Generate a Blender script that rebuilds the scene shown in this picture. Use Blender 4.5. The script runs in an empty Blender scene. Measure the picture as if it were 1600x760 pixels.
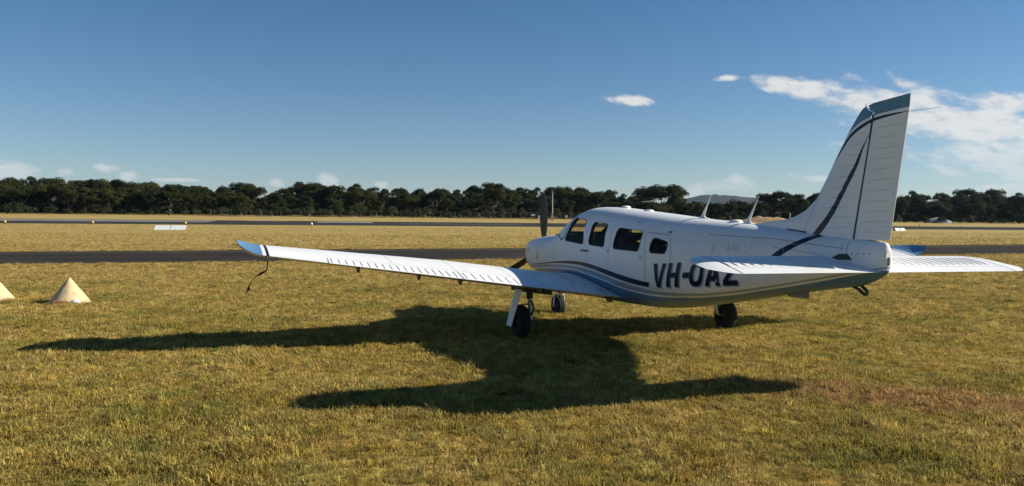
import bpy, bmesh, math, random
import numpy as np
from mathutils import Matrix, Vector, Euler

sc = bpy.context.scene
COL = sc.collection
RNG = random.Random(7)
NR = np.random.RandomState(11)

# ------------------------------------------------------------------ camera
cam_d = bpy.data.cameras.new('camera')
cam = bpy.data.objects.new('camera', cam_d); COL.objects.link(cam)
cam_d.sensor_width = 36.0; cam_d.lens = 28.28
cam_d.clip_start = 0.05; cam_d.clip_end = 20000
_pit, _rol = math.radians(-1.8126), math.radians(0.1534)
CAM_Z = 1.6697
_d = Vector((0, math.cos(_pit), math.sin(_pit))); _r = Vector((1, 0, 0)); _u = _r.cross(_d)
_r2 = _r*math.cos(_rol)+_u*math.sin(_rol); _u2 = _u*math.cos(_rol)-_r*math.sin(_rol)
_m = Matrix((( _r2.x, _u2.x, -_d.x, 0), (_r2.y, _u2.y, -_d.y, 0), (_r2.z, _u2.z, -_d.z, CAM_Z), (0, 0, 0, 1)))
cam.matrix_world = _m
sc.camera = cam

# ------------------------------------------------------------------ light, sky, exposure
SUN_EL, SUN_AZ = math.radians(26.8), math.radians(85.2)      # azimuth from +Y towards +X
SUN_DIR = Vector((math.sin(SUN_AZ)*math.cos(SUN_EL), math.cos(SUN_AZ)*math.cos(SUN_EL), math.sin(SUN_EL)))
sd = bpy.data.lights.new('sun', 'SUN'); sd.energy = 5.0; sd.angle = math.radians(0.53); sd.color = (1.0, 0.93, 0.80)
sun = bpy.data.objects.new('sun', sd); COL.objects.link(sun)
sun.rotation_euler = (-SUN_DIR).to_track_quat('-Z', 'Y').to_euler()

def nn(nt, typ, **kw):
    n = nt.nodes.new(typ)
    for k, v in kw.items(): setattr(n, k, v)
    return n
class NX:
    """tiny expression builder for shader math"""
    def __init__(s, nt): s.nt = nt
    def m(s, op, *a, clamp=False):
        n = s.nt.nodes.new('ShaderNodeMath'); n.operation = op; n.use_clamp = clamp
        for i, x in enumerate(a):
            if isinstance(x, (int, float)): n.inputs[i].default_value = x
            else: s.nt.links.new(x, n.inputs[i])
        return n.outputs[0]
    def add(s, *a):
        r = a[0]
        for b in a[1:]: r = s.m('ADD', r, b)
        return r
    def sub(s, a, b): return s.m('SUBTRACT', a, b)
    def mul(s, *a):
        r = a[0]
        for b in a[1:]: r = s.m('MULTIPLY', r, b)
        return r
    def mx(s, a, b): return s.m('MAXIMUM', a, b)
    def gt(s, a, b): return s.m('GREATER_THAN', a, b)
    def lt(s, a, b): return s.m('LESS_THAN', a, b)
    def step(s, x, lo, hi):
        n = s.nt.nodes.new('ShaderNodeMapRange'); n.interpolation_type = 'SMOOTHSTEP'
        for i, q in enumerate((x, lo, hi)):
            if isinstance(q, (int, float)): n.inputs[i].default_value = q
            else: s.nt.links.new(q, n.inputs[i])
        return n.outputs[0]
    def mix(s, f, a, b):
        n = s.nt.nodes.new('ShaderNodeMix'); n.data_type = 'RGBA'
        for i, q in ((0, f), (6, a), (7, b)):
            if isinstance(q, (int, float)): n.inputs[i].default_value = q
            elif isinstance(q, tuple): n.inputs[i].default_value = (*q, 1) if len(q) == 3 else q
            else: s.nt.links.new(q, n.inputs[i])
        return n.outputs[2]
    def noise(s, vec, scale, detail=3, rough=0.5, dist=0.0):
        n = s.nt.nodes.new('ShaderNodeTexNoise')
        if vec is not None: s.nt.links.new(vec, n.inputs['Vector'])
        n.inputs['Scale'].default_value = scale; n.inputs['Detail'].default_value = detail
        n.inputs['Roughness'].default_value = rough; n.inputs['Distortion'].default_value = dist
        return n.outputs[0]
    def curve(s, x, pts, x0, x1, z0, z1):
        """z(x) through the given points"""
        n = s.nt.nodes.new('ShaderNodeFloatCurve')
        c = n.mapping.curves[0]
        q = [((a-x0)/(x1-x0), (b-z0)/(z1-z0)) for a, b in pts]
        c.points[0].location = q[0]; c.points[1].location = q[-1]
        for a in q[1:-1]: c.points.new(*a)
        n.mapping.use_clip = False; n.mapping.extend = 'HORIZONTAL'
        n.mapping.update()
        t = s.m('DIVIDE', s.sub(x, x0), x1-x0)
        s.nt.links.new(t, n.inputs['Value'])
        return s.add(s.mul(n.outputs[0], z1-z0), z0)

world = bpy.data.worlds.new('World'); sc.world = world; world.use_nodes = True
wt = world.node_tree; wt.nodes.clear(); X = NX(wt)
sky = nn(wt, 'ShaderNodeTexSky', sky_type='NISHITA', sun_disc=False)
sky.sun_elevation = SUN_EL; sky.sun_rotation = SUN_AZ
sky.altitude = 50; sky.air_density = 1.0; sky.dust_density = 0.0; sky.ozone_density = 3.0
bg = nn(wt, 'ShaderNodeBackground'); bg.inputs[1].default_value = 0.050
out = nn(wt, 'ShaderNodeOutputWorld')
tc = nn(wt, 'ShaderNodeTexCoord'); sep = nn(wt, 'ShaderNodeSeparateXYZ')
wt.links.new(tc.outputs['Generated'], sep.inputs[0])
AZ = X.m('ARCTAN2', sep.outputs[0], sep.outputs[1]); EL = X.m('ARCSINE', sep.outputs[2])
# the clouds of that afternoon: (azimuth, elevation, half width, half height, slope) in radians
CLOUDS = [(.455, .122, .135, .034, -.24), (.52, .104, .10, .036, -.20), (.335, .155, .055, .014, -.20), (.545, .068, .10, .030, .05), (.142, .144, .034, .009, -.10),
          (.262, .166, .020, .005, 0.0), (.262, .037, .045, .014, .0), (.270, .043, .018, .012, 0), (.225, .033, .02, .009, 0), (.355, .047, .030, .006, -.1), (.545, .032, .08, .007, 0),
          (-.56, .052, .035, .016, -.15), (-.507, .047, .013, .008, 0), (-.465, .054, .020, .007, -.1), (-.285, .040, .014, .009, 0),
          (-.225, .043, .017, .013, -.6), (-.385, .042, .035, .003, 0), (-.445, .046, .014, .008, -.2), (-.16, .039, .010, .006, 0), (.415, .088, .05, .006, 0.05)]
cd = nn(wt, 'ShaderNodeCombineXYZ'); wt.links.new(AZ, cd.inputs[0]); wt.links.new(EL, cd.inputs[1])
mask = None
for a, e, hw, hh, sl in CLOUDS:
    mp = nn(wt, 'ShaderNodeMapping', vector_type='TEXTURE'); wt.links.new(cd.outputs[0], mp.inputs[0])
    mp.inputs['Location'].default_value = (a, e, 0); mp.inputs['Rotation'].default_value = (0, 0, math.atan(sl)); mp.inputs['Scale'].default_value = (hw, hh, 1)
    vl_ = nn(wt, 'ShaderNodeVectorMath', operation='LENGTH'); wt.links.new(mp.outputs[0], vl_.inputs[0])
    mask = vl_.outputs['Value'] if mask is None else X.m('MINIMUM', mask, vl_.outputs['Value'])
mask = X.mx(X.sub(1.0, X.m('POWER', mask, 1.6)), -1.5)
cv = nn(wt, 'ShaderNodeCombineXYZ'); wt.links.new(AZ, cv.inputs[0]); wt.links.new(X.mul(X.add(EL, X.mul(AZ, .16)), 2.3), cv.inputs[1])
n1 = X.noise(cv.outputs[0], 21, 9, 0.60, 0.15); n2 = X.noise(cv.outputs[0], 6.0, 3, 0.5)
dens = X.add(X.mul(mask, 0.62), X.mul(X.sub(n1, 0.5), 2.0), X.mul(X.sub(n2, .5), 0.5))
dens = X.step(dens, 0.04, 0.60)
n3 = X.noise(cv.outputs[0], 40, 4, 0.6)
shade = X.step(X.add(n3, X.mul(dens, .25)), 0.40, 0.75)
ccol = X.mix(shade, (6.2, 6.6, 7.2), (9.4, 9.3, 9.0))
# the low sky is paler and bluer than single scattering gives
hz = X.step(EL, 0.30, -0.02)
tint = X.mix(hz, (.56, .82, 1.0), (.87, .94, 1.08))
vm = nn(wt, 'ShaderNodeVectorMath', operation='MULTIPLY'); wt.links.new(sky.outputs[0], vm.inputs[0]); wt.links.new(tint, vm.inputs[1])
skyc = X.mix(X.mul(dens, X.add(.40, X.mul(X.step(EL, .030, .10), .48))), vm.outputs[0], ccol)
wt.links.new(skyc, bg.inputs[0]); wt.links.new(bg.outputs[0], out.inputs[0])

sc.view_settings.view_transform = 'Standard'; sc.view_settings.look = 'None'
sc.view_settings.exposure = 0.80; sc.view_settings.gamma = 1.0
sc.view_settings.use_curve_mapping = False
sc.render.engine = 'CYCLES'
sc.cycles.max_bounces = 6; sc.cycles.diffuse_bounces = 3; sc.cycles.glossy_bounces = 3; sc.cycles.transmission_bounces = 3; sc.cycles.volume_bounces = 0; sc.cycles.transparent_max_bounces = 8
world.cycles.sampling_method = 'MANUAL'; world.cycles.sample_map_resolution = 512

# ------------------------------------------------------------------ helpers
def obj(name, verts, faces, mat=None, parent=None, smooth=False, sharp=None):
    me = bpy.data.meshes.new(name)
    me.from_pydata([tuple(map(float, v)) for v in verts], [], [tuple(int(i) for i in f) for f in faces])
    if mat is not None:
        for m_ in (mat if isinstance(mat, (list, tuple)) else [mat]): me.materials.append(m_)
    if smooth:
        me.polygons.foreach_set('use_smooth', [True]*len(me.polygons))
        if sharp: me.set_sharp_from_angle(angle=math.radians(sharp))
    me.update()
    o = bpy.data.objects.new(name, me); COL.objects.link(o)
    if parent is not None: o.parent = parent
    return o
def empty(name, loc=(0, 0, 0), rz=0.0):
    o = bpy.data.objects.new(name, None); COL.objects.link(o); o.location = loc; o.rotation_euler = (0, 0, rz)
    o.empty_display_size = .2
    return o
def tag(o, label=None, cat=None, group=None, kind=None):
    if label: o['label'] = label
    if cat: o['category'] = cat
    if group: o['group'] = group
    if kind: o['kind'] = kind
    return o
def copy_tree(o, parent=None):
    c = o.copy(); COL.objects.link(c); c.parent = parent
    for ch in list(o.children): copy_tree(ch, c)
    return c
class MB:
    def __init__(s): s.v = []; s.f = []
    def add(s, v, f):
        b = len(s.v); s.v += [tuple(p) for p in v]; s.f += [tuple(i+b for i in q) for q in f]; return s
    def box(s, c, h, rot=None):
        v = [Vector((sx*h[0], sy*h[1], sz*h[2])) for sx in (-1, 1) for sy in (-1, 1) for sz in (-1, 1)]
        if rot is not None: v = [rot @ q for q in v]
        v = [q+Vector(c) for q in v]
        return s.add(v, [(0, 1, 3, 2), (4, 6, 7, 5), (0, 4, 5, 1), (2, 3, 7, 6), (0, 2, 6, 4), (1, 5, 7, 3)])
    def hexa(s, p):     # 8 points: bottom 4, top 4
        return s.add(p, [(3, 2, 1, 0), (4, 5, 6, 7), (0, 1, 5, 4), (1, 2, 6, 5), (2, 3, 7, 6), (3, 0, 4, 7)])
    def loft(s, rings, cap0=True, cap1=True, closed=True):
        n = len(rings[0]); v = [p for r in rings for p in r]; f = []
        for i in range(len(rings)-1):
            for j in range(n if closed else n-1):
                k = (j+1) % n
                f.append((i*n+j, i*n+k, (i+1)*n+k, (i+1)*n+j))
        if closed and cap0: f.append(tuple(range(n-1, -1, -1)))
        if closed and cap1: f.append(tuple((len(rings)-1)*n+j for j in range(n)))
        return s.add(v, f)
    def tube(s, pts, radii, n=8, caps=True):
        pts = [Vector(p) for p in pts]; rings = []
        if isinstance(radii, (int, float)): radii = [radii]*len(pts)
        for i, p in enumerate(pts):
            t = (pts[min(i+1, len(pts)-1)]-pts[max(i-1, 0)]).normalized()
            a = t.orthogonal().normalized() if i == 0 else (a - t*a.dot(t)).normalized()
            b = t.cross(a)
            rings.append([p+(a*math.cos(2*math.pi*j/n)+b*math.sin(2*math.pi*j/n))*radii[i] for j in range(n)])
        return s.loft(rings, caps, caps)
    def lathe(s, prof, c, axis='y', n=28):     # profile (r, h) closed loop around the axis
        rings = []
        for j in range(n):
            a = 2*math.pi*j/n; ca, sa = math.cos(a), math.sin(a)
            if axis == 'y': rings.append([(c[0]+r*ca, c[1]+h, c[2]+r*sa) for r, h in prof])
            elif axis == 'z': rings.append([(c[0]+r*ca, c[1]+r*sa, c[2]+h) for r, h in prof])
            else: rings.append([(c[0]+h, c[1]+r*ca, c[2]+r*sa) for r, h in prof])
        m = len(prof); b = len(s.v); s.v += [p for r in rings for p in r]
        for i in range(n):
            k = (i+1) % n
            for j in range(m-1): s.f.append((b+i*m+j, b+i*m+j+1, b+k*m+j+1, b+k*m+j))
        return s
    def build(s, name, mat, parent=None, smooth=False, sharp=35):
        return obj(name, s.v, s.f, mat, parent, smooth, sharp)

# ------------------------------------------------------------------ materials
MATS = {}
def mat(name):
    m = bpy.data.materials.new(name); m.use_nodes = True
    nt = m.node_tree; b = nt.nodes['Principled BSDF']
    MATS[name] = m
    return m, nt, b, NX(nt)
def plain(name, col, rough=0.5, metal=0.0, spec=0.5, coat=0.0, var=0.0, vscale=8.0, bump=0.0, bscale=60):
    m, nt, b, x = mat(name)
    b.inputs['Base Color'].default_value = (*col, 1); b.inputs['Roughness'].default_value = rough
    b.inputs['Metallic'].default_value = metal; b.inputs['Specular IOR Level'].default_value = spec
    b.inputs['Coat Weight'].default_value = coat; b.inputs['Coat Roughness'].default_value = .08
    t = nn(nt, 'ShaderNodeTexCoord')
    if var:
        n = x.noise(t.outputs['Object'], vscale, 5, .6)
        lo = tuple(c*(1-var) for c in col); hi = tuple(min(1, c*(1+var)) for c in col)
        nt.links.new(x.mix(x.step(n, .3, .7), lo, hi), b.inputs['Base Color'])
    if bump:
        bn = nn(nt, 'ShaderNodeBump'); bn.inputs['Strength'].default_value = bump; bn.inputs['Distance'].default_value = .02
        nt.links.new(x.noise(t.outputs['Object'], bscale, 4, .6), bn.inputs['Height']); nt.links.new(bn.outputs[0], b.inputs['Normal'])
    return m
WHITE = (.72, .725, .72); BLUE = (.095, .205, .345); NAVY = (.008, .010, .030); GREY = (.30, .33, .37)
def paint_base(name):
    """white aircraft paint with faint staining; returns hooks for a scheme"""
    m, nt, b, x = mat(name)
    t = nn(nt, 'ShaderNodeTexCoord'); s = nn(nt, 'ShaderNodeSeparateXYZ'); nt.links.new(t.outputs['Object'], s.inputs[0])
    b.inputs['Roughness'].default_value = .36; b.inputs['Specular IOR Level'].default_value = .28
    b.inputs['Coat Weight'].default_value = .04; b.inputs['Coat Roughness'].default_value = .12
    mp = nn(nt, 'ShaderNodeMapping'); mp.inputs['Scale'].default_value = (1, 3, 3); nt.links.new(t.outputs['Object'], mp.inputs[0])
    dirt = x.noise(mp.outputs[0], 2.3, 6, .65)
    white = x.mix(x.step(dirt, .42, .78), WHITE, (.66, .665, .66))
    bn = nn(nt, 'ShaderNodeBump'); bn.inputs['Strength'].default_value = .10; bn.inputs['Distance'].default_value = .02
    nt.links.new(x.noise(t.outputs['Object'], 5.0, 2, .4), bn.inputs['Height']); nt.links.new(bn.outputs[0], b.inputs['Normal'])
    return m, nt, b, x, s, white
m_, nt_, b_, x_, s_, w_ = paint_base('white_paint'); nt_.links.new(w_, b_.inputs['Base Color']); PAINT = m_
# fuselage scheme -------------------------------------------------
m_, nt_, b_, x_, s_, w_ = paint_base('fuselage_paint'); FUS = m_
px, pz = s_.outputs[0], s_.outputs[2]
cu = lambda pts: x_.curve(px, pts, 0.4, 8.4, 0.4, 1.6)
bt = cu([(.45, .90), (.876, .918), (1.388, .944), (2.256, 1.0), (2.862, 1.024), (3.288, 1.011), (3.772, .956), (4.21, .897), (4.607, .85), (4.949, .82), (6, .80)])
bb = cu([(.45, .905), (.866, .914), (1.382, .928), (2.257, .970), (2.865, .977), (3.289, .955), (3.769, .894), (4.203, .828), (4.593, .783), (4.918, .761), (6, .74)])
gt_ = cu([(.45, .88), (.844, .897), (2.255, .949), (2.865, .953), (3.287, .927), (3.768, .867), (4.196, .802), (4.584, .757), (5.089, .716), (5.637, .729), (6.144, .781), (6.811, .89), (7.488, 1.012), (8.3, 1.17)])
gb_ = cu([(.45, .835), (1.15, .859), (2.251, .904), (2.861, .91), (3.282, .872), (3.757, .809), (4.174, .741), (4.552, .697), (5.058, .674), (5.605, .696), (6.115, .754), (6.793, .868), (7.478, .993), (8.3, 1.155)])
bl_ = cu([(.45, .81), (1.113, .836), (2.248, .884), (2.86, .886), (3.278, .848), (3.749, .786), (4.162, .718), (4.536, .675), (5.034, .648), (5.574, .671), (6.083, .729), (6.767, .843), (7.463, .97), (7.918, 1.064), (8.3, 1.14)])
c_ = x_.mix(x_.mul(x_.gt(pz, gb_), x_.lt(pz, gt_)), w_, GREY)
c_ = x_.mix(x_.lt(pz, bl_), c_, BLUE)
mpb = nn(nt_, 'ShaderNodeMapping'); mpb.inputs['Scale'].default_value = (.5, 4, 5); nt_.links.new(s_.inputs[0].links[0].from_socket, mpb.inputs[0])
belly_streaks = x_.mul(x_.step(x_.noise(mpb.outputs[0], 2.2, 5, .65), .40, .72), x_.step(pz, 1.05, .55), .55)  # dark lengthwise streaks, stronger towards the belly
c_ = x_.mix(belly_streaks, c_, (.07, .06, .05))
blk = x_.mul(x_.gt(pz, bb), x_.lt(pz, bt), x_.lt(x_.sub(px, x_.mul(pz, .45)), 4.575))
c_ = x_.mix(blk, c_, NAVY)
ts1 = x_.curve(pz, [(1.10, 6.76), (1.181, 6.871), (1.264, 6.983), (1.352, 7.147), (1.418, 7.281), (1.47, 7.40)], 1.0, 1.6, 6.6, 7.8)
ts2 = x_.curve(pz, [(1.10, 6.87), (1.185, 6.989), (1.26, 7.109), (1.347, 7.269), (1.412, 7.404), (1.47, 7.54)], 1.0, 1.6, 6.6, 7.8)
c_ = x_.mix(x_.mul(x_.gt(px, ts1), x_.lt(px, ts2), x_.gt(pz, 1.10)), c_, NAVY)
nt_.links.new(c_, b_.inputs['Base Color'])
# fin and rudder scheme ---------------------------------------------
m_, nt_, b_, x_, s_, w_ = paint_base('fin_paint'); FINP = m_
px, pz = s_.outputs[0], s_.outputs[2]
cu = lambda pts: x_.curve(px, pts, 7.3, 8.5, 1.9, 2.8)
at = cu([(7.40, 2.07), (7.483, 2.182), (7.582, 2.298), (7.663, 2.382), (7.758, 2.4385), (7.84, 2.471), (7.982, 2.5095), (8.137, 2.5267), (8.30, 2.530), (8.45, 2.53)])
ab = cu([(7.40, 2.06), (7.492, 2.156), (7.599, 2.2715), (7.68, 2.35), (7.775, 2.406), (7.853, 2.439), (7.982, 2.48), (8.137, 2.5035), (8.30, 2.5215), (8.45, 2.535)])
bl = cu([(7.40, 2.10), (7.532, 2.259), (7.662, 2.413), (7.758, 2.469), (7.836, 2.5015), (7.981, 2.533), (8.136, 2.55), (8.347, 2.566), (8.45, 2.57)])
c_ = x_.mix(x_.gt(pz, bl), w_, (.10, .215, .31))
c_ = x_.mix(x_.mul(x_.gt(pz, ab), x_.lt(pz, at)), c_, NAVY)
wob = x_.mul(x_.sub(x_.noise(s_.inputs[0].links[0].from_socket, 9, 1), .5), .035)
dl = x_.curve(pz, [(1.35, 7.15), (1.4255, 7.2247), (1.635, 7.4416), (1.861, 7.606), (2.097, 7.764), (2.353, 7.9237), (2.5, 8.02)], 1.3, 2.6, 7.0, 8.2)
dr = x_.curve(pz, [(1.35, 7.255), (1.4194, 7.332), (1.615, 7.510), (1.858, 7.672), (2.0934, 7.812), (2.352, 7.929), (2.5, 8.0)], 1.3, 2.6, 7.0, 8.2)
pxx = x_.add(px, wob)
c_ = x_.mix(x_.mul(x_.gt(pxx, dl), x_.lt(pxx, dr), x_.lt(pz, 2.36)), c_, NAVY)
nt_.links.new(c_, b_.inputs['Base Color'])

BLUEP = plain('blue_paint', BLUE, .32, coat=.3, var=.06, vscale=3)
NAVYP = plain('navy_paint', NAVY, .4, spec=.2)
LBLUE = plain('pale_blue_print', (.22, .33, .50), .35)
SEAM = plain('seam', (.045, .047, .05), .7)
BEAD = plain('bead_shade_grey', (.60, .605, .61), .4)  # greyer than the skin: shadow and dirt along the beads put into the colour
RUBBER = plain('rubber', (.005, .005, .005), .85, var=.3, vscale=30, bump=.2)
STEEL = plain('steel', (.45, .45, .44), .35, metal=1.0, var=.2, vscale=20)
DKMETAL = plain('dark_metal', (.05, .048, .045), .5, metal=.4, var=.3, vscale=25)
GREASY = plain('greasy_metal', (.09, .08, .07), .5, metal=.6, var=.4, vscale=30)
PROPM = plain('propeller_black', (.03, .03, .032), .42, var=.25, vscale=9)
SEATM = plain('seat_leather', (.04, .03, .022), .6, var=.15)
CABIN = plain('cabin_lining', (.025, .022, .018), .8, var=.1)
DARKIN = plain('panel_black', (.015, .015, .016), .7)
REDM = plain('strap_webbing', (.085, .016, .014), .85, var=.25, vscale=40)
def glass(name, tint, refl=1.0):
    m, nt, b, x = mat(name); nt.nodes.remove(b)
    o = nt.nodes['Material Output']
    tr = nn(nt, 'ShaderNodeBsdfTransparent'); tr.inputs[0].default_value = (*tint, 1)
    gl = nn(nt, 'ShaderNodeBsdfGlossy'); gl.inputs['Roughness'].default_value = .03
    fr = nn(nt, 'ShaderNodeFresnel'); fr.inputs[0].default_value = 1.45
    mx = nn(nt, 'ShaderNodeMixShader')
    nt.links.new(x.mul(fr.outputs[0], refl), mx.inputs[0]); nt.links.new(tr.outputs[0], mx.inputs[1]); nt.links.new(gl.outputs[0], mx.inputs[2])
    nt.links.new(mx.outputs[0], o.inputs[0])
    return m
GLASS = glass('tinted_perspex', (.84, .82, .76), .22)
LENS = glass('clear_lens', (.85, .9, .95))

# ------------------------------------------------------------------ terrain
CU, SU = .970, .2425                       # the strips run along u, v is the distance across them
def uv_of(X_, Y_): return CU*X_+SU*Y_, -SU*X_+CU*Y_
def xy_of(u, v): return CU*u-SU*v, SU*u+CU*v
def H(X_, Y_):
    X_ = np.asarray(X_, float); Y_ = np.asarray(Y_, float)
    u, v = uv_of(X_, Y_)
    A = np.interp(v, [45, 80, 115, 145, 190, 260, 600, 3000], [0, .20, .52, .95, 1.9, 2.6, 3.2, 4])
    B = np.interp(v, [45, 115, 145, 190, 300, 900], [0, -.0067, -.0075, -.0075, -.005, 0])
    z = A+B*np.clip(u, -300, 300)
    yp = (X_-.435)*.9309+(Y_-14.855)*.3654
    t = np.clip((v-20)/9, 0, 1); fade = 1-t*t*(3-2*t)
    xp = (X_-.435)*.3654-(Y_-14.855)*.9309
    return z+(.2*np.tanh(-.013*yp/.2)-.008*np.clip(xp-3.3, 0, 12))*fade

def vnoise(x, y, scale, seed=0):
    """smooth value noise, 0..1"""
    r = np.random.RandomState(seed).rand(256, 256)
    x = np.asarray(x)*scale; y = np.asarray(y)*scale
    i = np.floor(x).astype(int); j = np.floor(y).astype(int); fx = x-i; fy = y-j
    fx = fx*fx*(3-2*fx); fy = fy*fy*(3-2*fy)
    g = lambda a, b: r[a % 256, b % 256]
    return (g(i, j)*(1-fx)+g(i+1, j)*fx)*(1-fy)+(g(i, j+1)*(1-fx)+g(i+1, j+1)*fx)*fy

# ---- ground material
def grass_colour(nt, x, pos, near):
    """colour field of the dry turf in world space"""
    sp = nn(nt, 'ShaderNodeSeparateXYZ'); nt.links.new(pos, sp.inputs[0])
    n1 = x.noise(pos, .55, 4, .6); n2 = x.noise(pos, 2.6, 4, .65); n3 = x.noise(pos, 9.0, 3, .6)
    gold = (.37, .27, .058); straw = (.51, .385, .13); green = (.165, .170, .024); brown = (.22, .15, .05)
    c = x.mix(x.step(n2, .35, .68), gold, straw)
    c = x.mix(x.mul(x.step(x.add(x.mul(n1, .6), x.mul(n2, .4)), .45, .64), .75), c, green)
    c = x.mix(x.mul(x.step(n3, .55, .75), .55), c, brown)
    # the reddish dead band right of the aeroplane
    u = x.add(x.mul(sp.outputs[0], .956), x.mul(sp.outputs[1], -.292)); v = x.add(x.mul(sp.outputs[0], .292), x.mul(sp.outputs[1], .956))
    band = x.add(x.m('POWER', x.m('ABSOLUTE', x.mul(x.sub(u, 1.9), 1/2.6)), 2.0), x.m('POWER', x.m('ABSOLUTE', x.mul(x.sub(v, 8.35), 1/.60)), 2.0))
    band = x.step(x.add(band, x.mul(x.sub(n2, .5), 2.2)), 1.3, .25)
    c = x.mix(x.mul(band, .65), c, (.40, .235, .105))
    # beyond the taxiway the turf is cut shorter and is drier
    vv = x.add(x.mul(sp.outputs[0], -SU), x.mul(sp.outputs[1], CU))
    far = x.step(vv, 9.0, 32.0)
    c = x.mix(x.mul(far, .8), c, x.mix(x.step(n1, .35, .7), (.44, .32, .11), (.37, .27, .09)))
    return c
m_, nt_, b_, x_ = mat('turf_ground'); GROUND = m_
geo = nn(nt_, 'ShaderNodeNewGeometry')
nt_.links.new(x_.mix(.22, grass_colour(nt_, x_, geo.outputs['Position'], False), (.15, .11, .05)), b_.inputs['Base Color'])
b_.inputs['Roughness'].default_value = .9; b_.inputs['Specular IOR Level'].default_value = .1
bn = nn(nt_, 'ShaderNodeBump'); bn.inputs['Strength'].default_value = .9; bn.inputs['Distance'].default_value = .06
hh = x_.add(x_.mul(x_.noise(geo.outputs['Position'], 14, 5, .7), .6), x_.mul(x_.noise(geo.outputs['Position'], 2.2, 4, .6), .8))
nt_.links.new(hh, bn.inputs['Height']); nt_.links.new(bn.outputs[0], b_.inputs['Normal'])

m_, nt_, b_, x_ = mat('grass_blade'); BLADE = m_
geo = nn(nt_, 'ShaderNodeNewGeometry'); oi = nn(nt_, 'ShaderNodeObjectInfo')
gc = grass_colour(nt_, x_, geo.outputs['Position'], True)
hs = nn(nt_, 'ShaderNodeHueSaturation'); nt_.links.new(gc, hs.inputs['Color'])
nt_.links.new(x_.add(.50, x_.mul(x_.m('POWER', oi.outputs['Random'], 1.5), 1.15)), hs.inputs['Value'])
nt_.links.new(x_.add(.482, x_.mul(x_.m('FRACT', x_.mul(oi.outputs['Random'], 17.3)), .036)), hs.inputs['Hue'])
nt_.links.new(hs.outputs[0], b_.inputs['Base Color']); b_.inputs['Roughness'].default_value = .65; b_.inputs['Specular IOR Level'].default_value = .2
tl = nn(nt_, 'ShaderNodeBsdfTranslucent'); nt_.links.new(hs.outputs[0], tl.inputs[0])
ms = nn(nt_, 'ShaderNodeMixShader'); ms.inputs[0].default_value = .35
nt_.links.new(b_.outputs[0], ms.inputs[1]); nt_.links.new(tl.outputs[0], ms.inputs[2]); nt_.links.new(ms.outputs[0], nt_.nodes['Material Output'].inputs[0])

def asphalt(name, col, speck):
    m, nt, b, x = mat(name)
    g = nn(nt, 'ShaderNodeNewGeometry'); p = g.outputs['Position']
    mp = nn(nt, 'ShaderNodeMapping'); mp.inputs['Rotation'].default_value = (0, 0, -math.atan2(SU, CU)); mp.inputs['Scale'].default_value = (.12, 1, 1)
    nt.links.new(p, mp.inputs[0])
    a = x.noise(mp.outputs[0], .9, 4, .6); c = x.noise(p, 40, 3, .7)
    cc = x.mix(x.step(a, .3, .75), tuple(v*.75 for v in col), tuple(v*1.3 for v in col))
    big = x.noise(p, .22, 5, .7, .6); cc = x.mix(x.mul(x.step(big, .50, .62), .45), cc, tuple(v*1.7 for v in col))
    mk = x.noise(mp.outputs[0], 3.5, 3, .6); cc = x.mix(x.mul(x.step(mk, .60, .70), .5), cc, tuple(v*.45 for v in col))
    cc = x.mix(x.mul(x.step(c, .60, .72), .5), cc, speck)
    nt.links.new(cc, b.inputs['Base Color']); b.inputs['Roughness'].default_value = 1.0; b.inputs['Specular IOR Level'].default_value = .03
    bn = nn(nt, 'ShaderNodeBump'); bn.inputs['Strength'].default_value = .4; bn.inputs['Distance'].default_value = .01
    nt.links.new(c, bn.inputs['Height']); nt.links.new(bn.outputs[0], b.inputs['Normal'])
    return m
ASPH = asphalt('asphalt', (.034, .030, .027), (.085, .076, .066))
ASPH2 = asphalt('runway_asphalt', (.040, .039, .038), (.09, .085, .08))
CONC = asphalt('pale_runway_surface', (.17, .16, .145), (.21, .20, .19))
LINEP = plain('line_paint', (.24, .23, .21), .8, var=.15, vscale=.6)
BOARD = plain('marker_white', (.80, .80, .78), .6, var=.05)
YELL = plain('marker_yellow', (.65, .40, .03), .6)

# ---- ground sheet, built on (u, v) grid lines so that the paved strips share them
def geom(a, b, n, p=2.2):
    t = np.linspace(0, 1, n)
    return a+(b-a)*t**p
ul = np.unique(np.round(np.concatenate([-geom(30, 6000, 26, 3)[::-1], np.arange(-30, 60.1, 2.0), geom(60, 6000, 30, 3)]), 3))
V_TX = (30.8, 42.1); V_RW = (115.0, 145.0)
vl = np.unique(np.round(np.concatenate([-geom(12, 3000, 16, 3)[::-1], np.arange(-12, 30, 1.5), [30.8], np.linspace(33, 41, 4), [42.1], np.linspace(46, 112, 12),
                                        [115, 122.5, 130, 137.5, 145], np.linspace(152, 270, 12), geom(300, 6000, 24, 3)]), 3))
def strip_mesh(name, us, vs, m, dz, smooth=True):
    Uc, Vc = np.meshgrid(us, vs); Xc, Yc = xy_of(Uc, Vc); Zc = H(Xc, Yc)+dz
    vv = np.stack([Xc, Yc, Zc], -1).reshape(-1, 3); n = len(us); f = []
    for j in range(len(vs)-1):
        for i in range(n-1): f.append((j*n+i, j*n+i+1, (j+1)*n+i+1, (j+1)*n+i))
    return obj(name, vv, f, m, None, smooth)
tag(strip_mesh('ground', ul, vl, GROUND, 0.0), kind='structure')
us = ul[(ul > -420) & (ul < 700)]
tag(strip_mesh('taxiway', us, vl[(vl >= 30.8) & (vl <= 42.1)], ASPH, .012), kind='structure')
usr = ul[(ul > -900) & (ul < 1500)]
tag(strip_mesh('runway', usr, vl[(vl >= 115) & (vl <= 145)], ASPH2, .012), kind='structure')
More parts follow.
